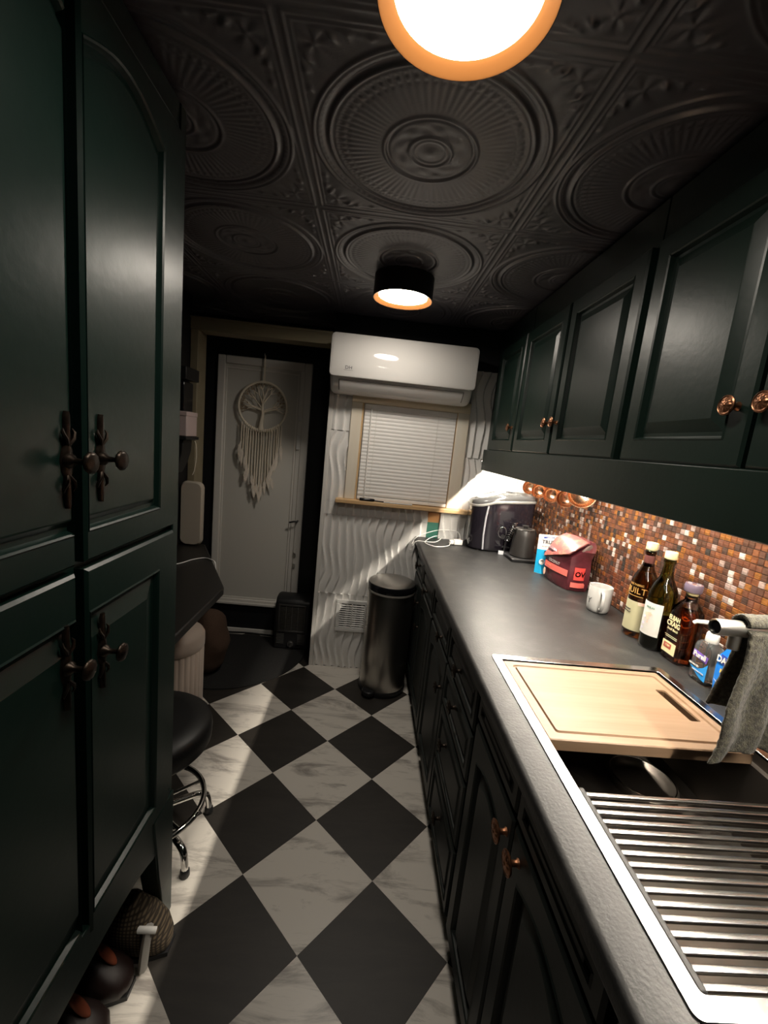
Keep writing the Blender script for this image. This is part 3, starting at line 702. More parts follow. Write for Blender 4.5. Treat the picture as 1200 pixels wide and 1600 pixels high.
def mtile(g, x, y, z):
    e = .0012
    return g.add([(x, y-hs, z-hs), (x, y+hs, z-hs), (x, y+hs, z+hs), (x, y-hs, z+hs), (x-.0025, y-hs+e, z-hs+e), (x-.0025, y+hs-e, z-hs+e), (x-.0025, y+hs-e, z+hs-e), (x-.0025, y-hs+e, z+hs-e)],
                 [(0, 1, 5, 4), (1, 2, 6, 5), (2, 3, 7, 6), (3, 0, 4, 7), (4, 5, 6, 7)])
for q in cand:
    y, z, i = q; x = RX-.006
    if q in visset:
        if i not in sing:
            o = obj('mosaic_tile', mtile(G(), 0, 0, 0), mm[i], bs, local=True); o.location = (x, y, z); sing[i] = o
        else: share(sing[i], 'mosaic_tile', bs, (x, y, z))
    else: mtile(stuff[i], x-random.uniform(0, .0006), y, z)
allg = G(); mi = []
for i, g in enumerate(stuff): allg.add(g.v, g.f); mi += [i]*len(g.f)
ms = obj('mosaic_field', allg, None, bs); tag(ms, kind='stuff')
for m in mm: ms.data.materials.append(m)
ms.data.polygons.foreach_set('material_index', mi)

# =================================================================== THINGS ON AND BY THE FAR WALL
ac = thing('air_conditioner', 'white split air conditioner mounted above the window', 'air conditioner', (.135, WY, 1.84))
AX0, AX1 = -.258, .522
def ac_loft(pr, x0, x1, rnd):
    """outline in (y, z) lofted along x with softened ends"""
    rings = []; cy = sum(p[0] for p in pr)/len(pr); cz = sum(p[1] for p in pr)/len(pr)
    for x, s in ((x0, .93), (x0+rnd*.3, .975), (x0+rnd, 1), (x1-rnd, 1), (x1-rnd*.3, .975), (x1, .93)):
        rings.append([(x, WY-(WY-p[0])*s, cz+(p[1]-cz)*s) for p in pr])
    return G().loft(rings)
obj('body', ac_loft([(WY-.001, 1.985), (2.33, 1.985), (2.315, 1.975), (2.315, 1.79), (2.325, 1.765), (2.345, 1.735), (2.375, 1.713), (2.42, 1.702), (WY-.001, 1.700)], AX0+.004, AX1-.004, .02), ac_grey, ac, smooth=50)
fp = G().loft([[(p[0], yy, p[1]) for p in rrect(AX0+i, AX1-i, 1.770+i*.7, 1.990-i*.7, .022, 5)] for yy, i in ((2.318, .004), (2.300, .0), (2.294, .002), (2.291, .007))])
obj('front_panel', fp, ac_white, ac, smooth=40)
fl = [(2.3255, 1.760), (2.336, 1.745), (2.352, 1.728), (2.374, 1.711), (2.380, 1.714), (2.356, 1.734), (2.338, 1.752), (2.330, 1.763)]
obj('air_flap', G().prism([(y-.005, z-.003) for y, z in fl], 'x', AX0+.055, AX1-.055), ac_grey, ac, smooth=60, bevel=.0015)
obj('flap_gap', G().prism([(y-.001, z-.001) for y, z in fl], 'x', AX0+.051, AX1-.051), dark_grey, ac, smooth=60)
lg = text_geo('DH', .024, face_negy(-.157, 2.291, 1.818), sx=1.1); lg.box(-.182, -.134, 2.2900, 2.2908, 1.8045, 1.8055)
obj('logo', lg, dark_grey, ac)

st = thing('stick_tool', 'thin black and silver stick lying on the window sill', 'tool', (.1, 2.455, 1.1005))
obj('grip', G().lathe([(0, -.045), (.008, -.045), (.009, -.035), (.009, .035), (.0065, .045), (0, .046)], c=(.005, 2.457, 1.1095), n=16, axis='x'), black_gloss, st, smooth=40)
obj('rod', G().tube([(.048, 2.456, 1.1075), (.105, 2.454, 1.1055)], .004, n=8), blackp, st, smooth=50)
obj('blade', G().box(.104, .275, 2.447, 2.459, 1.1015, 1.1085), ac_grey, st, bevel=.002)

# steel pedal bin
bn = thing('trash_can', 'round brushed steel pedal bin in the corner by the counter', 'bin', (.198, 2.335, 0))
bc = (.198, 2.335, 0)
obj('base_ring', G().lathe([(.0, .0), (.139, .0), (.140, .004), (.140, .026), (.137, .032), (0, .032)], c=bc, n=56), blackp, bn, smooth=40)
obj('body', G().lathe([(.135, .030), (.135, .612), (.133, .616)], c=bc, n=64, caps=False), steel_can, bn, smooth=40)
obj('rim_ring', G().lathe([(.1345, .610), (.139, .612), (.139, .622), (.134, .623)], c=bc, n=64, caps=False), grey_strap, bn, smooth=40)
obj('lid_band', G().lathe([(.134, .620), (.138, .624), (.139, .655), (.136, .661), (.10, .663)], c=bc, n=64, caps=False), black_gloss, bn, smooth=40)
obj('lid', G().lathe([(.1365, .658), (.135, .664), (.122, .670), (.08, .674), (0, .676)], c=bc, n=64, caps=False), steel_lid, bn, smooth=40)
pd = [(-.045, -.118), (-.052, -.160), (-.04, -.184), (-.01, -.194), (.02, -.190), (.038, -.165), (.03, -.122)]
a_ = math.radians(-32)
obj('pedal', G().prism([(bc[0]+x*math.cos(a_)-y*math.sin(a_), bc[1]+x*math.sin(a_)+y*math.cos(a_)) for x, y in [(p[0]*.9, p[1]*.92) for p in pd]], 'z', .012, .040), blackp, bn, bevel=.006)

# =================================================================== THINGS ON THE WORKTOP
im = thing('ice_maker', 'glossy dark ice maker with a smoked lid, in the far corner of the worktop', 'ice maker', (.77, 2.38, CZ))
def foot(ins, n=7):
    x0, x1, y0, y1 = .602+ins, .948-ins, 2.272+ins, 2.492-ins; pts = []
    for cx, cy, a, rx, ry in ((x1-.03, y1-.03, 0, .03, .03), (x0+.12, y1-.075, 90, .12, .075), (x0+.12, y0+.075, 180, .12, .075), (x1-.03, y0+.03, 270, .03, .03)):
        for k in range(n+1):
            q = math.radians(a+90*k/n); pts.append((cx+rx*math.cos(q), cy+ry*math.sin(q)))
    return pts
def ztop(x):
    t = max(0, min(1, (x-.60)/.20)); return 1.152+.050*t*t*(3-2*t)
def irings(L): return [[(x, y, zf(x)) for x, y in foot(i)] for i, zf in L]
obj('shell', G().loft(irings([(.010, lambda x: CZ+.004), (.004, lambda x: CZ+.010), (0, lambda x: CZ+.05), (0, lambda x: ztop(x))])), plum_gloss, im, smooth=40)
obj('trim_band', G().loft(irings([(-.002, lambda x: ztop(x)-.001), (-.003, lambda x: ztop(x)+.003), (-.003, lambda x: ztop(x)+.009), (0, lambda x: ztop(x)+.012)])), M('pale silver trim', (.42, .41, .39), .3, metal=.4), im, smooth=40)
obj('lid', G().loft(irings([(.001, lambda x: ztop(x)+.011), (.001, lambda x: ztop(x)+.022), (.008, lambda x: ztop(x)+.033), (.022, lambda x: ztop(x)+.039), (.06, lambda x: ztop(x)+.041)])), smoke_lid, im, smooth=50)
obj('window', G().loft([[(x, y, ztop(x)+zz) for x, y in rrect(.636+i, .790-i, 2.325+i, 2.442-i, .03, 6)] for zz, i in ((.0405, 0), (.0435, .001), (.044, .006))]), M('pale smoked window', (.34, .34, .33), .12, coat=.4), im, smooth=40)
obj('highlight_strip', G().tube([(.678, 2.2755, CZ+.012), (.672, 2.2755, 1.0), (.673, 2.2755, 1.10), (.680, 2.275, ztop(.680)-.004)], .0055, n=8), M('pale strip', (.40, .40, .43), .3), im, smooth=60)  # pale colour stands in for the white highlight down the glossy shell
for x, y in ((.66, 2.31), (.92, 2.31), (.66, 2.46), (.92, 2.46)): obj('foot', G().lathe([(0, 0), (.012, 0), (.012, .006)], c=(x, y, CZ), n=14), blackp, im)
# warming plate and kettle
kp = thing('kettle_stand', 'black square power stand under the small black kettle', 'stand', (.87, 2.18, CZ))
obj('plate', G().loft([[(p[0], p[1], z) for p in rrect(.786+i, .955-i, 2.095+i, 2.262-i, .012, 4)] for z, i in ((CZ, .002), (CZ+.003, 0), (CZ+.015, 0), (CZ+.018, .003))]), blackp, kp, smooth=40)
kt = thing('kettle', 'small matt black kettle with a flat lid, beside the ice maker', 'kettle', (.866, 2.18, CZ+.0185))
kc = (.866, 2.18, CZ+.0185)
obj('body', G().lathe([(.0, 0), (.060, 0), (.064, .004), (.062, .03), (.055, .11), (.051, .142), (.049, .145)], c=kc, n=40, caps=False), kettle_mat, kt, smooth=40)
obj('lid', G().lathe([(.050, .143), (.051, .147), (.046, .150), (.020, .151), (0, .151)], c=kc, n=40, caps=False), kettle_mat, kt, smooth=40)
tag(obj('lid_ring', G().lathe([(.047, .1495), (.049, .151), (.041, .1525), (.037, .1515)], c=kc, n=40, caps=False), nickel, kt, smooth=40), 'pale metal ring on the lid')
obj('lid_knob', G().lathe([(.012, .150), (.012, .158), (.017, .163), (.017, .167), (0, .168)], c=kc, n=24, caps=False), kettle_mat, kt, smooth=40)
ka, kb = math.cos(math.radians(28)), math.sin(math.radians(28))
obj('handle', G().tube(catmull([(kc[0]+r*ka, kc[1]+r*kb, kc[2]+z) for r, z in ((.049, .136), (.072, .139), (.086, .118), (.082, .075), (.058, .040))], 6), .0065, n=10), blackp, kt, smooth=60)
obj('spout', G().loft([[(kc[0]-r*math.cos(a), kc[1]-r*math.sin(a), kc[2]+z) for a in (-.32, -.12, .12, .32)] for z, r in ((.108, .052), (.128, .058), (.146, .066), (.147, .060), (.128, .050))]), kettle_mat, kt, smooth=50)
fr_ = thing('milk_whisk', 'small chrome coil and ring whisk leaning between kettle and ice maker', 'whisk', (.782, 2.245, CZ))
coil = [(.800+.016*math.cos(2*PI*k/10)+.0003*k, 2.250+.012*math.sin(2*PI*k/10), CZ+.075+.0011*k) for k in range(100)]
obj('coil', G().tube(coil, .0022, n=6), chrome, fr_, smooth=60)
obj('ring', G().tube([(.766+.022*math.cos(2*PI*k/24), 2.243, CZ+.125+.030*math.sin(2*PI*k/24)) for k in range(24)], .0024, n=7, closed=True), chrome, fr_, smooth=60)
obj('stem', G().tube([(.790, 2.249, CZ+.0042), (.795, 2.250, CZ+.10)], .004, n=8), blackp, fr_, smooth=60)
obj('hub', G().lathe([(0, -.004), (.012, -.004), (.012, .004), (0, .006)], c=(.772, 2.243, CZ+.100), n=18, axis='y'), blackp, fr_, smooth=40)
tag(obj('label_card', G().box(.757, .786, 2.232, 2.240, CZ+.001, CZ+.022), M('pale grey label', (.55, .56, .60), .5), None, bevel=.001), 'pale grey label block in front of the ice maker', 'label')

# charger with its cable
ch = thing('charger', 'white plug-in charger with its white cable in the corner of the worktop', 'charger', (.58, 2.38, CZ))
def turned(c, a):
    ca, sa = math.cos(a), math.sin(a); return lambda x, y, z: (c[0]+x*ca-y*sa, c[1]+x*sa+y*ca, c[2]+z)
obj('plug_body', G().box(-.028, .028, -.016, .016, .0005, .033).xf(turned((.556, 2.378, CZ), .25)), white_plastic, ch, bevel=.005)
obj('plug_head', G().box(-.052, -.028, -.012, .012, .004, .028).xf(turned((.556, 2.378, CZ), .25)), white_plastic, ch, bevel=.004)
cab = catmull([(.507, 2.366, CZ+.016), (.50, 2.33, CZ+.004), (.455, 2.285, CZ+.003), (.405, 2.275, CZ+.003), (.362, 2.345, CZ+.003), (.395, 2.43, CZ+.010), (.445, 2.475, CZ+.020), (.47, 2.440, CZ+.018), (.43, 2.385, CZ+.004), (.37, 2.37, CZ+.003), (.322, 2.375, CZ+.002), (.300, 2.382, CZ-.02), (.296, 2.39, CZ-.055)], 7)
obj('cable', G().tube(cab, .0022, n=7), white_plastic, ch, smooth=60)
cab2 = catmull([(.576, 2.398, CZ+.028), (.575, 2.45, CZ+.055), (.545, 2.480, CZ+.062), (.46, 2.480, CZ+.058), (.37, 2.465, CZ+.030), (.318, 2.44, CZ+.006), (.303, 2.435, CZ-.02), (.292, 2.428, CZ-.055)], 7)
obj('cable', G().tube(cab2, .0020, n=7), white_plastic, ch, smooth=60)
obj('connector', G().box(-.008, .008, -.005, .005, -.012, .012).xf(lambda x, y, z: (.292+x, 2.405+y, CZ-.070+z)), white_plastic, ch, bevel=.002)

# copper cups hanging from the cabinet bottom
def copper_cup(c, R, label, ax):
    t = thing('measuring_cup', label, 'cup', c, 'copper measuring cups hung under the wall cabinet')
    prof = [(0, -R*.95), (R*.45, -R*.93), (R*.80, -R*.70), (R*.96, -R*.30), (R, 0), (R*1.03, .001), (R*.98, .0005), (R*.93, -R*.30), (R*.77, -R*.66), (R*.42, -R*.87), (0, -R*.89)]
    q = Vector((0, 0, 1)).rotation_difference(Vector(ax).normalized()).to_matrix()
    g = G().lathe(prof, n=32, caps=False).xf(lambda x, y, z: tuple(q @ Vector((x, y, z))))
    obj('bowl', g, copper, t, smooth=50, local=True)
    up = 1.4615-c[2]
    obj('handle', G().loft([[(x, y+dy, z) for x, y in ((-.008, -.0012), (.008, -.0012), (.008, .0012), (-.008, .0012))] for z, dy in ((R*.93, 0), (R*.93+.01, .004), (up-.020, .006))]), copper, t, local=True)
    obj('hook', G().tube([(0, .006, up-.022), (.006, .006, up-.015), (.006, .006, up-.006), (0, .006, up-.0005)], .0018, n=6), bronze, t, local=True, smooth=60)
    return t
for c, R, lb in (((.935, 2.385, 1.284), .040, 'smallest copper cup hanging behind the ice maker lid, farthest of the row'), ((.935, 2.245, 1.279), .040, 'copper cup second from the window wall, hanging over the ice maker'),
                 ((.935, 2.085, 1.279), .041, 'copper cup third from the window wall, hanging above the kettle'), ((.935, 1.925, 1.281), .043, 'copper cup hanging right beside the wide copper bowl')):
    copper_cup(c, R, lb, (-.25, -1, -.12))
copper_cup((.940, 1.800, 1.318), .060, 'wide copper bowl hanging nearest, largest of the copper cups', (-.35, -1, .25))

# blue and white snack pouch
pc = thing('snack_pouch', 'blue and white standing snack pouch behind the plum foil bag', 'pouch', (.905, 1.945, CZ))
def pouch_half(z): t = (z-CZ)/.19; return .026*max(0.0, 1-t)**.8+.003
def pring(z, x0, x1, e=0): 
    d = pouch_half(z)+e; n = 8; a = [(x0+(x1-x0)*k/n, 1.945-d*abs(math.sin(PI*k/n))**.6, z) for k in range(n+1)]; b = [(x1-(x1-x0)*k/n, 1.945+d*abs(math.sin(PI*k/n))**.6, z) for k in range(1, n)]
    return a+b
def px(z): t = (z-CZ)/.19; return (.848-.004*t, .965-.006*t)
obj('pouch_body', G().loft([pring(CZ+.19*k/8, *px(CZ+.19*k/8)) for k in range(9)]), white_print, pc, smooth=50)
def pfront(z, e): return [p for p in pring(z, *px(z), e)[:9]]
def pband(z0, z1, e=.0012):
    g = G(); L = [pfront(z0+(z1-z0)*k/5, e) for k in range(6)]
    return g.add([p for r in L for p in r], [(i*9+k, i*9+k+1, (i+1)*9+k+1, (i+1)*9+k) for i in range(5) for k in range(8)])
obj('blue_print', pband(CZ+.001, CZ+.118), sky_blue, pc, smooth=50)
fy = lambda e: (lambda x, y, z: (.874+x, 1.945-pouch_half(1.06+y)*max(0, math.sin(PI*min(1, max(0, (.874+x-.846)/.118))))**.6-e-z, 1.062+y))
obj('lettering', text_geo('TRUF', .024, fy(.001), align='LEFT', bold=.0004, sx=1.05).xf(lambda x, y, z: (x-.014, y-.0012, z)), black_print, pc)
obj('small_lettering', text_geo('IN NATURE', .0085, fy(.001), align='LEFT').xf(lambda x, y, z: (x-.012, y-.0015, z-.022)), dark_grey, pc)
obj('top_strip', G().box(.868, .92, 1.9395, 1.9415, 1.079, 1.086), navy_label, pc)
obj('dark_band', G().box(.872, .94, 1.919, 1.921, 1.015, 1.022), black_print, pc)
obj('coral_band', G().box(.874, .94, 1.9155, 1.918, .998, 1.012), coral, pc)
obj('round_badge', G().lathe([(0, 0), (.014, 0), (.014, .001), (0, .001)], c=(.868, 1.9215, .966), n=24, axis='y'), white_print, pc)
obj('badge_mark', G().box(.861, .875, 1.9205, 1.9212, .969, .974), black_print, pc)

# plum foil bag
pb = thing('foil_bag', 'crumpled plum and pink printed foil bag on the worktop', 'bag', (.93, 1.78, CZ))
rnd = random.Random(11)
def bag_ring(z, A, B, Cc, D, wob=.003, n=7):
    P = [A, B, Cc, D]; out = []
    for k in range(4):
        a, b = P[k], P[(k+1) % 4]
        for i in range(n):
            t = i/n; w_ = math.sin(PI*t); nx, ny = (b[1]-a[1]), -(b[0]-a[0])
            out.append((a[0]+(b[0]-a[0])*t+nx*.05*w_+rnd.uniform(-wob, wob)*w_, a[1]+(b[1]-a[1])*t+ny*.05*w_+rnd.uniform(-wob, wob)*w_, (z(t, k) if callable(z) else z)))
    return out
q0 = ((.872, 1.885), (.896, 1.705), (.982, 1.700), (.975, 1.885))
def sh(P, f, dx=0, dy=0):
    cx = sum(p[0] for p in P)/4; cy = sum(p[1] for p in P)/4; return tuple((cx+(p[0]-cx)*f+dx, cy+(p[1]-cy)*f+dy) for p in P)
qt = ((.936, 1.875), (.950, 1.700), (.990, 1.694), (.985, 1.870))
lev = [(CZ+.001, sh(q0, .97)), (CZ+.008, q0), (CZ+.045, sh(q0, 1.05)), (CZ+.09, sh(q0, 1.04)), (CZ+.125, sh(q0, 1.0)), (CZ+.145, q0)]
obj('sack', G().loft([bag_ring(z, *P) for z, P in lev]+[bag_ring(CZ+.178, *sh(qt, 1.15, -.012)), bag_ring(CZ+.205, *qt, wob=.004), bag_ring(CZ+.219, (.962, 1.868), (.968, 1.705), (.984, 1.702), (.976, 1.862))]), plum, pb, smooth=45)
pk = [(.864, 1.895, CZ+.100), (.8725, 1.800, CZ+.128), (.885, 1.700, CZ+.160), (.915, 1.690, CZ+.190), (.960, 1.693, CZ+.216), (.955, 1.79, CZ+.223), (.948, 1.880, CZ+.219), (.910, 1.893, CZ+.19)]
def fan(P, t=.004):
    c = tuple(sum(p[i] for p in P)/len(P)+(-.008, 0, .012)[i] for i in range(3)); g = G(); n = len(P)
    g.add(P+[c], [(k, (k+1) % n, n) for k in range(n)]); return g.add([(x+t, y, z-t) for x, y, z in P]+[(c[0]+t, c[1], c[2]-t)], [((k+1) % n, k, n) for k in range(n)])
obj('folded_top', fan([(x-.006, y, z+.002) for x, y, z in pk]), pinkfoil, pb, smooth=30)
obj('silver_fold', fan([(.925, 1.688, CZ+.180), (.962, 1.687, CZ+.212), (.975, 1.690, CZ+.195), (.955, 1.688, CZ+.178)], .002), silverfoil, pb, smooth=30)
def bag_face(y, z):                       # point on the wide face, from the far corner to the near one
    t = (1.885-y)/.18; zz = (z-CZ); f = 1.0+.055*min(1, zz/.045)*(1-max(0, zz-.09)/.08); w_ = math.sin(PI*max(0, min(1, t)))
    return .872+.024*t-.0095*w_-.05*(f-1.0)*1.0-.0025
def bag_patch(y0, y1, z0, z1, tilt=0.0, t=.001):
    g = G(); return g.grid(10, 4, lambda i, j: (bag_face(y0+(y1-y0)*i, z0+(z1-z0)*j)-.0015, y0+(y1-y0)*i, z0+(z1-z0)*j+tilt*i))
obj('coral_band', bag_patch(1.880, 1.705, CZ+.058, CZ+.086, .002), coral, pb, smooth=50)
obj('lettering', text_geo('COCONUT', .017, lambda x, y, z: (bag_face(1.800-x, CZ+.099+y)-.002, 1.800-x, CZ+.099+y), align='CENTER', bold=.0003), white_print, pb)
obj('small_lettering', text_geo('CLUSTERS', .011, lambda x, y, z: (bag_face(1.840-x, CZ+.074+y)-.003, 1.840-x, CZ+.074+y)), cream_print, pb)
obj('leaf_print', G().prism([(1.862+.011*math.cos(a), CZ+.035+.017*math.sin(a)) for a in [2*PI*k/14 for k in range(14)]], 'x', .8595, .8605), peach_print, pb)
obj('side_print', G().grid(4, 4, lambda i, j: (.905+.062*i, 1.6955-.008*math.sin(PI*i), CZ+.018+.022*j)), coral, pb)
obj('side_logo', G().grid(6, 6, lambda i, j: (.912+.045*i, 1.694-.008*math.sin(PI*(.1+.7*i)), CZ+.052+.055*j)), red_logo, pb)
obj('side_logo_lettering', text_geo('OV', .030, lambda x, y, z: (.935+x, 1.6845, CZ+.078+y), bold=.0008), white_print, pb)

# mug
mg = thing('mug', 'white mug with black print, its handle towards the sink', 'mug', (.916, 1.488, CZ))
mc = (.916, 1.488, CZ)
obj('cup', G().lathe([(0, .0005), (.034, .0005), (.037, .003), (.0395, .012), (.041, .03), (.0415, .096), (.0405, .0985), (.0385, .097), (.038, .03), (.036, .008), (0, .006)], c=mc, n=44, caps=False), ceramic, mg, smooth=40)
hd = math.radians(250); hx, hy = math.cos(hd), math.sin(hd)
obj('handle', G().tube(catmull([(mc[0]+hx*r, mc[1]+hy*r, CZ+z) for r, z in ((.038, .082), (.058, .082), (.069, .066), (.069, .042), (.058, .022), (.039, .018))], 6), .0058, n=10), ceramic, mg, smooth=60)
for an, tx in ((190, 'Y'), (318, 'E')):
    obj('print', text_geo(tx, .034, on_cyl(mc[0], mc[1], .0415, an, CZ+.042), bold=-.0006), black_print, mg)

# bottles
def wine_neck(c, body_r, h_sh, h):
    r = body_r
    return [(0, .012), (r*.55, .004), (r*.86, 0), (r*.97, .003), (r, .010), (r, h_sh), (r*.97, h_sh+.012), (r*.86, h_sh+.026), (r*.66, h_sh+.042), (r*.48, h_sh+.058), (r*.40, h_sh+.075), (r*.375, h-.020), (r*.375, h-.012), (r*.42, h-.011), (r*.42, h-.002), (r*.36, h), (r*.26, h)]
b1 = thing('wine_bottle', 'brown wine bottle with a cream label and cork, far one of the pair', 'bottle', (.935, 1.290, CZ), 'wine bottles by the mosaic')
c1 = (.935, 1.290, CZ)
obj('glass', G().lathe(wine_neck(c1, .0385, .178, .292), c=c1, n=48), glass_amber, b1, smooth=50)
obj('neck_sleeve', G().lathe([(.0152, .236), (.0158, .238), (.0160, .270), (.0152, .276)], c=c1, n=32, caps=False), M('dark red sleeve', (.10, .035, .03), .3, coat=.3), b1, smooth=40)
obj('neck_band', G().lathe([(.0190, .222), (.0178, .226), (.0166, .236), (.0158, .239)], c=c1, n=32, caps=False), gold_print, b1, smooth=40)
obj('cork', G().lathe([(.012, .288), (.0125, .294), (.0165, .295), (.0170, .297), (.0170, .315), (.0155, .3175), (0, .318)], c=c1, n=28, caps=False), cork, b1, smooth=40)
obj('label', wrap_patch(c1[0], c1[1], .0385, 130, 262, CZ+.024, CZ+.122), cream_label, b1, smooth=60)
obj('label_band', wrap_patch(c1[0], c1[1], .0390, 226, 262, CZ+.112, CZ+.122, n=8), peach_print, b1, smooth=60)
obj('lettering', text_geo('QUILT', .029, on_cyl(c1[0], c1[1], .0385, 194, CZ+.157), bold=-.0002, sx=.92), gold_print, b1)
obj('small_lettering', text_geo('THE FABRIC', .009, on_cyl(c1[0], c1[1], .0385, 200, CZ+.177)), gold_print, b1)
obj('label_rule', wrap_patch(c1[0], c1[1], .0388, 160, 240, CZ+.139, CZ+.1405, n=10), gold_print, b1)
obj('label_lettering', text_geo('RED WINE', .006, on_cyl(c1[0], c1[1], .0392, 178, CZ+.092)).add(*(lambda g: (g.v, g.f))(text_geo('NAPA VALLEY', .005, on_cyl(c1[0], c1[1], .0392, 178, CZ+.084)))), dark_grey, b1)
b2 = thing('wine_bottle', 'green wine bottle with a white label and cork, near one of the pair', 'bottle', (.940, 1.207, CZ), 'wine bottles by the mosaic')
c2 = (.940, 1.207, CZ)
obj('glass', G().lathe(wine_neck(c2, .0400, .170, .286), c=c2, n=48), glass_green, b2, smooth=50)
obj('wine', G().lathe([(0, .014), (.036, .008), (.0375, .014), (.0375, .120), (0, .121)], c=c2, n=40), M('red wine', (.012, .004, .006), .1), b2, smooth=40)
obj('cork', G().lathe([(.012, .282), (.0125, .287), (.0168, .288), (.0172, .290), (.0172, .307), (.0157, .3095), (0, .310)], c=c2, n=28, caps=False), cork, b2, smooth=40)
obj('label', wrap_patch(c2[0], c2[1], .0400, 150, 245, CZ+.045, CZ+.148), white_label, b2, smooth=60)
obj('back_label', wrap_patch(c2[0], c2[1], .0400, 284, 340, CZ+.075, CZ+.150), peach_print, b2, smooth=60)
obj('label_lettering', text_geo('VIOLAS', .0085, on_cyl(c2[0], c2[1], .0407, 196, CZ+.132)), M('green print', (.12, .24, .18), .6), b2)
for (s, z, rr, m) in ((-.004, .108, .010, peach_print), (.006, .112, .008, peach_print), (.001, .098, .007, peach_print), (-.010, .100, .006, lilac_print), (-.012, .078, .007, lilac_print), (-.014, .062, .006, lilac_print), (.002, .086, .004, peach_print)):
    obj('flower_print', G().add([on_cyl(c2[0], c2[1], .0407, 192, CZ+z)(s+rr*(.75+.25*math.cos(5*a))*math.cos(a), rr*(.75+.25*math.cos(5*a))*math.sin(a), 0) for a in [2*PI*k/20 for k in range(20)]], [tuple(range(20))]), m, b2)
# bourbon
bb = thing('bourbon_bottle', 'square shouldered amber whiskey bottle with a clear stopper', 'bottle', (.962, 1.128, CZ))
def fl_ring(cx, cy, wx, wy, z, r): return [(p[0], p[1], z) for p in rrect(cx-wx/2, cx+wx/2, cy-wy/2, cy+wy/2, min(r, wx/2-.0005, wy/2-.0005), 6)]
wcx, wcy = .963, 1.126
def flask(e, zs): return [fl_ring(wcx, wcy, a-2*e, b-2*e, CZ+z, r) for z, a, b, r in zs]
FL = [(.000, .060, .070, .016), (.004, .066, .076, .018), (.020, .068, .078, .019), (.140, .066, .076, .020), (.158, .062, .071, .022), (.172, .052, .058, .024), (.182, .040, .043, .020), (.188, .031, .031, .0154), (.204, .029, .029, .0144)]
obj('glass', G().loft(flask(0, FL)), glass_clear, bb, smooth=50)
obj('bourbon', G().loft(flask(.0035, [(.008, .066, .076, .018), (.020, .068, .078, .019), (.140, .066, .076, .020), (.158, .062, .071, .022), (.168, .055, .062, .024)])), whiskey, bb, smooth=50)
obj('cork', G().lathe([(.0125, .198), (.0128, .206), (.0155, .207), (.0160, .214)], c=(wcx, wcy, CZ), n=28), cork, bb, smooth=40)
obj('stopper', G().lathe([(.016, .2135), (.0215, .214), (.0235, .218), (.0235, .233), (.0215, .238), (0, .239)], c=(wcx, wcy, CZ), n=36), M('smoky stopper', (.13, .10, .14), .12, coat=.5), bb, smooth=40)
wf_ = wcx-.0345
obj('lettering', text_geo('ELIJAH', .0185, face_negx(wf_, wcy, CZ+.128), sx=.80, bold=.0003).add(*(lambda g: (g.v, g.f))(text_geo('CRAIG', .0215, face_negx(wf_, wcy, CZ+.110), sx=.80, bold=.0003))).add(*(lambda g: (g.v, g.f))(text_geo('Small Batch', .0105, face_negx(wf_, wcy, CZ+.094), shear=.3, sx=.85))), cream_print, bb)
obj('label_rule', G().box(wf_-.0012, wf_-.0004, wcy-.024, wcy+.024, CZ+.0735, CZ+.0745).box(wf_-.0012, wf_-.0004, wcy-.024, wcy+.020, CZ+.0690, CZ+.0700), cream_print, bb)
obj('label', G().box(wf_-.0014, wf_-.0004, wcy-.0255, wcy+.0255, CZ+.022, CZ+.056), cream_print, bb)
obj('label_box', G().box(wf_-.0020, wf_-.0014, wcy-.010, wcy+.019, CZ+.036, CZ+.051), red_print, bb)
obj('label_lettering', text_geo('1789', .010, face_negx(wf_-.0012, wcy+.0045, CZ+.0435)), cream_print, bb)
# hand sanitiser
hs_ = thing('sanitizer_bottle', 'clear pump bottle of hand sanitizer with a blue and purple label', 'bottle', (.952, 1.014, CZ))
hx_, hy_ = .950, 1.014
obj('bottle', G().loft([fl_ring(hx_, hy_, a, b, CZ+z, r) for z, a, b, r in ((0, .036, .056, .010), (.003, .042, .062, .012), (.010, .044, .064, .013), (.096, .044, .064, .013), (.106, .040, .058, .013), (.112, .030, .040, .012), (.114, .026, .026, .0129))]), gel, hs_, smooth=50)
obj('collar', G().lathe([(.0145, .113), (.0155, .115), (.0150, .134), (.0125, .140), (.009, .142), (.0085, .155)], c=(hx_, hy_, CZ), n=28), white_plastic, hs_, smooth=40)
obj('pump', G().lathe([(.0075, .152), (.009, .154), (.009, .166), (.006, .170), (0, .171)], c=(hx_, hy_, CZ), n=20).tube([(hx_, hy_, CZ+.163), (hx_-.018, hy_+.010, CZ+.164), (hx_-.036, hy_+.020, CZ+.161), (hx_-.042, hy_+.023, CZ+.155)], [.0065, .006, .005, .0045], n=10), white_plastic, hs_, smooth=50)
obj('dip_tube', G().tube([(hx_, hy_, CZ+.112), (hx_+.004, hy_, CZ+.008)], .0022, n=6), white_plastic, hs_)
hf = hx_-.0222
obj('label_name', G().prism([(hy_+.024, CZ+.066), (hy_-.024, CZ+.061), (hy_-.027, CZ+.079), (hy_+.022, CZ+.083)], 'x', hf-.0008, hf-.0002), purple_print, hs_)
obj('lettering', text_geo('Purell', .0190, face_negx(hf-.0008, hy_, CZ+.0725), bold=.0005, sx=.95), white_print, hs_)
obj('label_wave', G().add([(hf-.0006, hy_-.030+.055*u, CZ+z) for u, z in ((0, .012), (.25, .014), (.5, .020), (.75, .028), (1, .036), (1, .040), (.75, .040), (.5, .038), (.25, .046), (0, .062))], [tuple(range(10))]), M('azure print', (.03, .30, .75), .4), hs_)
obj('label_band', G().box(hf-.0011, hf-.0007, hy_+.004, hy_+.026, CZ+.038, CZ+.048), dark_grey, hs_)
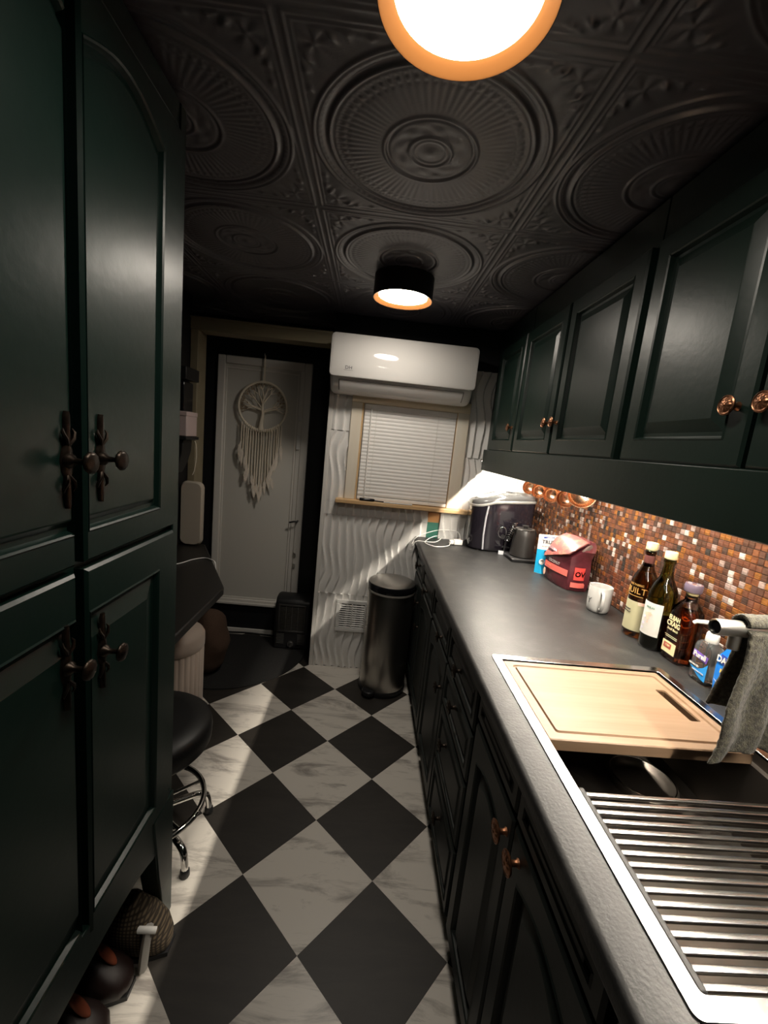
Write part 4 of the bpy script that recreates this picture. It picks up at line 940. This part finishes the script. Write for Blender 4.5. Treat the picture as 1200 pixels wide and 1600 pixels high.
obj('label_lettering', text_geo('ADVANCED', .0062, face_negx(hf-.0012, hy_+.012, CZ+.043)).add(*(lambda g: (g.v, g.f))(text_geo('HAND SANITIZER', .0048, face_negx(hf-.0008, hy_-.004, CZ+.030)))), white_print, hs_)
# dish soap
ds_ = thing('dish_soap_bottle', 'blue dish soap bottle with a pale blue cap behind the towel', 'bottle', (.945, .925, CZ))
dx_, dy_ = .943, .922
DS = [(0, .040, .058, .014), (.004, .046, .066, .016), (.012, .048, .068, .017), (.090, .046, .064, .017), (.120, .044, .058, .018), (.150, .040, .050, .018), (.170, .032, .038, .015), (.180, .026, .026, .0128), (.186, .025, .025, .0124)]
obj('bottle', G().loft([fl_ring(dx_, dy_, a, b, CZ+z, r) for z, a, b, r in DS]), M('blue tinted clear plastic', (.80, .88, .93), .05, trans=.95, ior=1.35), ds_, smooth=50)
obj('soap', G().loft([fl_ring(dx_, dy_, a-.004, b-.004, CZ+z, max(.004, r-.002)) for z, a, b, r in [(.004, .046, .066, .016)]+DS[2:4]+[(.105, .045, .061, .018)]]), soap_blue, ds_, smooth=50)
obj('cap', G().lathe([(.0145, .184), (.0150, .186), (.0145, .206), (.012, .209), (.008, .210), (.007, .220), (0, .221)], c=(dx_, dy_, CZ), n=28), M('pale blue cap', (.20, .52, .72), .35), ds_, smooth=40)
df = dx_-.0243
obj('label', G().add([(df-.0006+.0012*max(0, (z-.09)/.06), dy_+s, CZ+z) for s, z in ((-.030, .020), (.024, .014), (.030, .040), (.031, .080), (.027, .112), (.014, .132), (0, .137), (-.014, .132), (-.026, .115), (-.031, .085))], [tuple(range(10))]), blue_label, ds_)
obj('lettering_back', G().prism([(dy_+.022, CZ+.092), (dy_-.026, CZ+.086), (dy_-.026, CZ+.110), (dy_+.021, CZ+.116)], 'x', df-.0016, df-.0006), navy_label, ds_)
obj('lettering', text_geo('DAWN', .0225, face_negx(df-.0016, dy_, CZ+.101), bold=.0006, sx=.86), white_print, ds_)
obj('yellow_mark', G().add([(df-.0012, dy_+.018+r*math.cos(a), CZ+.060+1.6*r*math.sin(a)) for r, a in [(.013, math.radians(100+160*k/10)) for k in range(11)]+[(.006, math.radians(260-160*k/10)) for k in range(11)]], [tuple(range(22))]), yellow_print, ds_)
obj('pale_swoosh', G().add([(df-.0014, dy_+.026-.045*t+(.002*math.cos(t*3)), CZ+.046-.030*t+w_) for t, w_ in [(k/8, 0) for k in range(9)]+[(1-k/8, .004*math.sin(PI*(1-k/8))+.001) for k in range(9)]], [tuple(range(18))]), lilac_print, ds_)
obj('small_lettering', text_geo('ULTRA', .009, face_negx(df-.0008, dy_-.008, CZ+.074)), white_print, ds_)

# =================================================================== LEFT SIDE AND ALCOVE
mat_pts = []
for k in range(61):
    a = PI+PI*1.0*k/60
    mat_pts.append((-.80+.487*math.cos(a), 2.65+.487*math.sin(a)))
mat_pts = [p for p in mat_pts]+[(-.313, AY-.045), (-1.235, AY-.045)]
mat_pts = [(max(p[0], -1.235), p[1]) for p in mat_pts]
tag(obj('door_mat', G().prism(mat_pts, 'z', .0005, .006), rug_mat, None), 'dark half-round door mat in front of the raised entry door', 'mat')
ht = thing('space_heater', 'black upright fan heater standing beside the entry door', 'heater', (-.418, 2.74, .0065))
hp = [(2.665, .007), (2.662, .30), (2.675, .345), (2.705, .368), (2.76, .372), (2.81, .36), (2.825, .33), (2.825, .007)]
obj('housing', G().prism(hp, 'x', -.534, -.302), blackp, ht, bevel=.014, seg=3)
obj('grille_frame', G().box(-.510, -.326, 2.652, 2.664, .135, .147).box(-.510, -.326, 2.652, 2.664, .318, .330).box(-.510, -.498, 2.652, 2.664, .147, .318).box(-.338, -.326, 2.652, 2.664, .147, .318), M('dark grey plastic', (.035, .034, .033), .4), ht, bevel=.003)
gb = G()
for k in range(17): gb.box(-.498, -.338, 2.654, 2.659, .150+.0098*k, .1535+.0098*k)
for x in (-.46, -.42, -.38): gb.box(x, x+.004, 2.6525, 2.655, .147, .318)
tag(obj('grille_wires', gb, M('grille wire', (.10, .095, .09), .35, metal=.6), ht), kind='stuff')
for x0 in (-.515, -.375):
    for k in range(7): obj('vent_slit', G().box(x0, x0+.05, 2.6585, 2.663, .050+.011*k, .055+.011*k), M('vent slit', (.07, .068, .065), .45), ht)
obj('dial', G().lathe([(0, .0), (.022, 0), (.021, -.012), (.017, -.016), (0, -.016)], c=(-.418, 2.660, .052), n=26, axis='y').box(-.420, -.416, 2.638, 2.645, .035, .069), M('dark grey plastic', (.035, .034, .033), .4), ht, smooth=40)
obj('lettering', text_geo('HEATER', .012, face_negy(-.418, 2.652, .324)), M('vent slit', (.07, .068, .065), .45), ht)
tag(obj('floor_cable', G().tube(catmull([(-1.20, AY-.028, .010), (-1.05, AY-.035, .016), (-.90, AY-.032, .012), (-.75, AY-.040, .020), (-.62, AY-.034, .012), (-.53, AY-.040, .012)], 6), .006, n=7), cable_black, None, smooth=60), 'black cable lying along the wall strip behind the mat', 'cable')

# dream catcher on the door
dc = thing('dreamcatcher', 'cream macrame tree dreamcatcher hanging on the entry door', 'dreamcatcher', (-.727, AY-.05, 1.60))
DX, DY, DZ, DR = -.727, AY-.046, 1.600, .155
obj('hoop', G().tube([(DX+DR*math.cos(2*PI*k/56), DY, DZ+DR*math.sin(2*PI*k/56)) for k in range(56)], .0075, n=8, closed=True), cotton, dc, smooth=60)
obj('hanging_cord', G().tube([(DX-.004, DY, DZ+DR), (DX-.002, DY, DZ+.25), (DX-.002, DY, DZ+.322)], .003, n=6).tube([(DX+.004, DY, DZ+DR), (DX+.002, DY, DZ+.25), (DX+.001, DY, DZ+.322)], .003, n=6), cotton, dc, smooth=60)
tag(obj('hook', G().tube([(DX-.002, AY-.024, DZ+.315), (DX-.002, AY-.040, DZ+.313), (DX-.002, AY-.053, DZ+.318), (DX-.002, AY-.053, DZ+.330)], .003, n=6), white_plastic, dc), 'small hook on the door frame')
tr = G(); tw_ = G(); rnd = random.Random(5)
tr.tube(catmull([(DX-.006, DY, DZ-DR+.004), (DX-.004, DY, DZ-.10), (DX+.002, DY, DZ-.05), (DX-.002, DY, DZ-.01), (DX+.000, DY, DZ+.03), (DX+.006, DY, DZ+.065)], 5), [.021, .019, .017, .015, .014, .0135, .013, .0125, .012, .011, .0105, .010, .0095, .009, .0085, .008, .0075, .007, .0065, .006, .0055, .0052, .005, .0048, .0046, .0045], n=9)
def branch(p, ang, L, r, depth):
    a = ang; pts = [p]; q = p
    for k in range(4):
        a += rnd.uniform(-.14, .14); q = (q[0]+L/4*math.cos(a), DY+rnd.uniform(-.003, .003), q[2]+L/4*math.sin(a))
        if math.hypot(q[0]-DX, q[2]-DZ) > DR-.004: break
        pts.append(q)
    if len(pts) > 1: (tr if depth > 1 else tw_).tube(pts, [r*(1-.45*i/(len(pts)-1)) for i in range(len(pts))], n=5)
    if depth > 0:
        for k in range(3): branch(pts[-1], a+(k-1)*.42+rnd.uniform(-.12, .12), L*.70, r*.62, depth-1)
for (x, z, an, L) in ((-.003, -.02, 2.75, .075), (-.002, -.015, 2.3, .075), (.002, -.035, .30, .085), (.001, .01, 2.05, .07), (.002, .02, 1.0, .075), (.005, .05, 1.25, .055), (.005, .055, 1.85, .05), (-.002, -.025, 2.95, .06), (.003, -.03, .62, .07)):
    branch((DX+x, DY, DZ+z), an, L*1.0, .0056, 3)
obj('tree', tr, cotton, dc, smooth=60); tag(obj('twigs', tw_, twig, dc, smooth=60), 'brown twig cords', kind='stuff')
wr = G()
for k in range(19):
    a = -PI/2+(k-9)*.083; x, z = DX+DR*math.cos(a), DZ+DR*math.sin(a)
    wr.ellipsoid((x, DY-.004, z), (.008, .011, .013), 8, 6)
tag(obj('knots', wr, cotton, dc, smooth=60), kind='stuff')
def feather(x, z, L, wd, a):
    g = G(); n = 8
    up = [(wd*math.sin(PI*(k/n)**.75)*(1-.2*(k % 2)), -L*k/n) for k in range(n+1)]
    ol = [(p[0], p[1]) for p in up]+[(-p[0]*.8, p[1]) for p in up[::-1][1:-1]]
    ca, sa = math.cos(a), math.sin(a)
    P = [(x+u*ca-v*sa, DY-.008-.010*(u/wd)**2, z+u*sa+v*ca) for u, v in ol]; m = len(P)
    Q = [(p[0], p[1]+.0025, p[2]) for p in P]
    g.add(P+Q, [tuple(range(m)), tuple(range(2*m-1, m-1, -1))]+[(k, (k+1) % m, m+(k+1) % m, m+k) for k in range(m)])
    g.tube([(x, DY-.010, z), (x+L*.9*sa, DY-.010, z-L*.9*ca)], .0014, n=5); return g
for k in range(17):
    t = (k-8)/8; a = -PI/2+t*.74; x = DX+DR*math.cos(a)*1.28*.95; z = DZ+DR*math.sin(a)
    L = .395*(1-.62*abs(t)**1.25); x += rnd.uniform(-.002, .002)
    obj('fringe_cord', G().tube([(x, DY-.002, z+.006), (x+.002*math.sin(k), DY-.004, z-L*.5), (x+rnd.uniform(-.003, .003), DY-.003, z-L)], .0042, n=6), cotton, dc, smooth=60)
    if abs(t) > .05: obj('feather', feather(x+rnd.uniform(-.004, .004), z-L+.03, .085+.03*rnd.random(), .013, rnd.uniform(-.18, .18)), feather_m, dc, smooth=60)
    if k % 3 == 0: obj('feather', feather(x+rnd.uniform(-.008, .008), z-L-.015, .09, .015, rnd.uniform(-.25, .25)), feather_m, dc, smooth=60)

# desk with what stands on it
dk = thing('desk', 'black desk top with a cut corner, behind the tall green cabinet', 'desk', (-.8, 1.8, 0))
dp = [(LX+.002, 1.300), (-.600, 1.300), (-.588, 1.312), (-.588, 1.785), (-.594, 1.805), (-.925, 2.448), (-.935, 2.455), (LX+.002, 2.455)]
obj('top', G().prism(dp, 'z', .716, .750), desk_mat, dk, bevel=.005)
for x, y in ((-.76, 1.60), (-1.02, 1.36), (-1.02, 2.12)): obj('leg', G().box(x-.02, x+.02, y-.02, y+.02, 0, .716), black_metal, dk, bevel=.003)
tag(obj('desk_cable', G().tube(catmull([(-.97, 1.98, .7535), (-.90, 2.05, .7535), (-.868, 2.13, .7535), (-.825, 2.175, .7540), (-.775, 2.150, .7545), (-.748, 2.125, .745), (-.742, 2.12, .68)], 6), .003, n=6), white_plastic, None, smooth=60), 'thin white cable trailing over the edge of the black desk', 'cable')
cu = thing('cushion', 'rounded cream cushion standing upright on the back of the black desk', 'cushion', (-1.0, 2.41, .751))
obj('pad', G().loft([[(p[0], y, p[1]) for p in rrect(-1.055+i, -.928-i, .753+i, 1.125-i, .035, 6)] for y, i in ((2.390, .008), (2.398, .002), (2.412, 0), (2.426, .002), (2.434, .008))]), cream_board, cu, smooth=40)
tag(obj('wall_shelf', G().box(LX+.001, -.952, 2.20, 2.36, 1.664, 1.726), blackp, None, bevel=.003), 'thick black wall shelf at the top, beside the alcove upright', 'shelf', 'black shelves on the left wall')
tag(obj('wall_shelf', G().box(LX+.001, -.945, 2.20, 2.36, 1.362, 1.378), blackp, None, bevel=.002), 'thin black wall shelf under the pale pink box', 'shelf', 'black shelves on the left wall')
bx_ = thing('storage_box', 'pale pink box on the thin black shelf', 'box', (-.99, 2.31, 1.3785))
obj('carton', G().box(LX+.004, -.951, 2.215, 2.345, 1.379, 1.490), pinkish, bx_, bevel=.004); obj('lid', G().box(LX+.003, -.949, 2.212, 2.348, 1.482, 1.505), pinkish, bx_, bevel=.003)
tag(obj('speaker_box', G().box(LX+.004, -.974, 2.23, 2.34, 1.5055, 1.655), black_gloss, None, bevel=.004), 'black box standing on the pale pink box', 'speaker')
tag(obj('hanging_bag', G().loft([[(x, y, z) for x, y in ((LX+.003, 2.23), (x1, 2.23), (x1, 2.34), (LX+.003, 2.34))] for z, x1 in ((1.362, -.972), (1.30, -.976), (1.24, -.992), (1.18, -1.02))]), black_vinyl, None, bevel=.004), 'black tapering bag hanging under the thin shelf', 'bag')
tag(obj('looped_cord', G().tube(catmull([(-.962, 2.33, 1.361), (-.948, 2.33, 1.34), (-.944, 2.33, 1.27), (-.952, 2.33, 1.20), (-.962, 2.33, 1.17)], 5), .0022, n=6), cotton, None, smooth=60), 'thin pale cord looping down from the thin black shelf', 'cord')
ot = thing('ottoman', 'cream fluted round ottoman with a padded top, under the desk', 'ottoman', (-.908, 2.022, 0))
oc = (-.908, 2.022, 0)
obj('base', G().lathe([(.144, .003), (.147, .010), (.147, .318), (.144, .325)], c=oc, n=240, caps=False, mod=lambda a, h: 1-.030*abs(math.cos(16*a))**6), cream_vinyl, ot, smooth=60)
obj('pad', G().lathe([(.0, .322), (.144, .322), (.149, .330), (.150, .355), (.149, .388), (.140, .405), (.11, .417), (0, .421)], c=oc, n=48), cream_vinyl, ot, smooth=50)
bf = thing('plush_toy', 'brown plush bundle half hidden between desk and ottoman', 'plush', (-.83, 2.36, .006))
obj('bundle', G().ellipsoid((-.845, 2.345, .20), (.115, .12, .195), 24, 16).xf(lambda x, y, z: (x+.008*math.sin(40*z), y+.01*math.sin(33*x+20*z), max(.007, z))), brownfur, bf, smooth=180)
# bar stool
bs_ = thing('bar_stool', 'black round stool with a chrome foot ring beside the tall cabinet', 'stool', (-.64, 1.275, 0))
s_c = (-.64, 1.275, 0)
obj('seat', G().lathe([(0, .372), (.150, .372), (.178, .380), (.190, .395), (.192, .430), (.188, .452), (.172, .466), (.12, .472), (0, .473)], c=s_c, n=56), black_vinyl, bs_, smooth=50)
obj('column', G().lathe([(.026, .10), (.026, .26), (.020, .262), (.020, .375)], c=s_c, n=24), chrome, bs_, smooth=40)
obj('foot_ring', G().tube([(s_c[0]+.172*math.cos(2*PI*k/48), s_c[1]+.172*math.sin(2*PI*k/48), .155) for k in range(48)], .0095, n=10, closed=True), chrome, bs_, smooth=60)
for k in range(5):
    a = math.radians(33+72*k-66*1); ca, sa = math.cos(a), math.sin(a)
    pt = lambda r, z: (s_c[0]+r*ca, s_c[1]+r*sa, z)
    lg_ = obj('leg', G().tube(catmull([pt(.022, .118), pt(.09, .112), pt(.155, .104), pt(.190, .085), pt(.200, .045), pt(.202, .022)], 5), .0115, n=10), chrome, bs_, smooth=60)
    obj('glide', G().lathe([(0, .0005), (.014, .0005), (.0155, .004), (.0145, .024), (.012, .028)], c=pt(.202, 0), n=18), blackp, lg_, smooth=40)
    obj('spoke', G().tube([pt(.024, .150), pt(.165, .154)], .006, n=8), chrome, bs_, smooth=60)
# shoes under the tall cabinet
def foot_loft(y, xs, L):
    rings = []
    for x, wd, z0, z1 in L:
        rings.append([(xs+x, y+wd*math.cos(2*PI*k/20), z0+(z1-z0)*(.5+.5*math.sin(2*PI*k/20)) if math.sin(2*PI*k/20) > 0 else z0+(z1-z0)*(.5+.5*max(-1, 1.6*math.sin(2*PI*k/20)))) for k in range(20)])
    return G().loft(rings)
def boot(y, xt, label):
    t = thing('ankle_boot', label, 'boot', (xt-.13, y, 0), 'dark ankle boots under the tall cabinet')
    obj('foot', foot_loft(y, xt, [(-.262, .012, .02, .06), (-.255, .030, .016, .09), (-.20, .036, .014, .16), (-.14, .040, .012, .14), (-.09, .045, .012, .105), (-.045, .046, .012, .08), (-.015, .036, .014, .06), (-.003, .018, .018, .042), (0, .006, .022, .034)]), maroon, t, smooth=60)
    obj('shaft', G().loft([[(xt-.205+.9*rx*math.cos(2*PI*k/24)+dx, y+ry*math.sin(2*PI*k/24), z) for k in range(24)] for z, rx, ry, dx in ((.06, .052, .036, 0), (.12, .056, .038, .002), (.19, .050, .038, -.004), (.235, .054, .042, -.004), (.235, .048, .037, -.004), (.15, .044, .033, -.004))], caps=False), maroon, t, smooth=60)
    obj('sole', G().prism([(xt-.26+.26*u, y+s*w_) for s, u, w_ in [(1, k/8, .047*math.sin(PI*(.12+.80*k/8))**.6) for k in range(9)]+[(-1, 1-k/8, .047*math.sin(PI*(.12+.80*(1-k/8)))**.6) for k in range(9)]], 'z', .0005, .014), blackp, t)
    obj('tongue', G().ellipsoid((xt-.064, y+.004, .106), (.010, .012, .030), 14, 10).xf(lambda a, b, c: (a-.75*(c-.106), b, c)), orange_tab, t, smooth=60)
boot(.876, -.480, 'dark maroon boot with an orange tongue, nearer the plaid shoe')
boot(.778, -.482, 'dark maroon boot with an orange tongue, cut by the bottom left of the photo')
pz = thing('plaid_shoe', 'brown plaid slipper shoe with a pale strap, by the cabinet leg', 'shoe', (-.56, .975, 0))
obj('upper', foot_loft(.975, -.425, [(-.25, .02, .02, .08), (-.235, .036, .016, .12), (-.17, .045, .014, .155), (-.11, .050, .014, .165), (-.06, .050, .014, .135), (-.025, .042, .014, .095), (-.006, .026, .016, .06), (0, .010, .022, .044)]), plaid, pz, smooth=60)
obj('sole', G().prism([(-.675+.25*u, .975+s*w_) for s, u, w_ in [(1, k/8, .049*math.sin(PI*(.14+.76*k/8))**.6) for k in range(9)]+[(-1, 1-k/8, .049*math.sin(PI*(.14+.76*(1-k/8)))**.6) for k in range(9)]], 'z', .0005, .014), blackp, pz)
obj('strap', G().tube([(-.468, .932, .118), (-.468, .920, .085), (-.470, .915, .040), (-.472, .914, .016)], .012, n=8).xf(lambda x, y, z: (x, y+.25*(y-.92), z)), grey_strap, pz, smooth=50)
obj('buckle', G().tube([(-.490, .926, .120), (-.470, .924, .124), (-.446, .930, .116)], .008, n=8), white_plastic, pz, smooth=50)
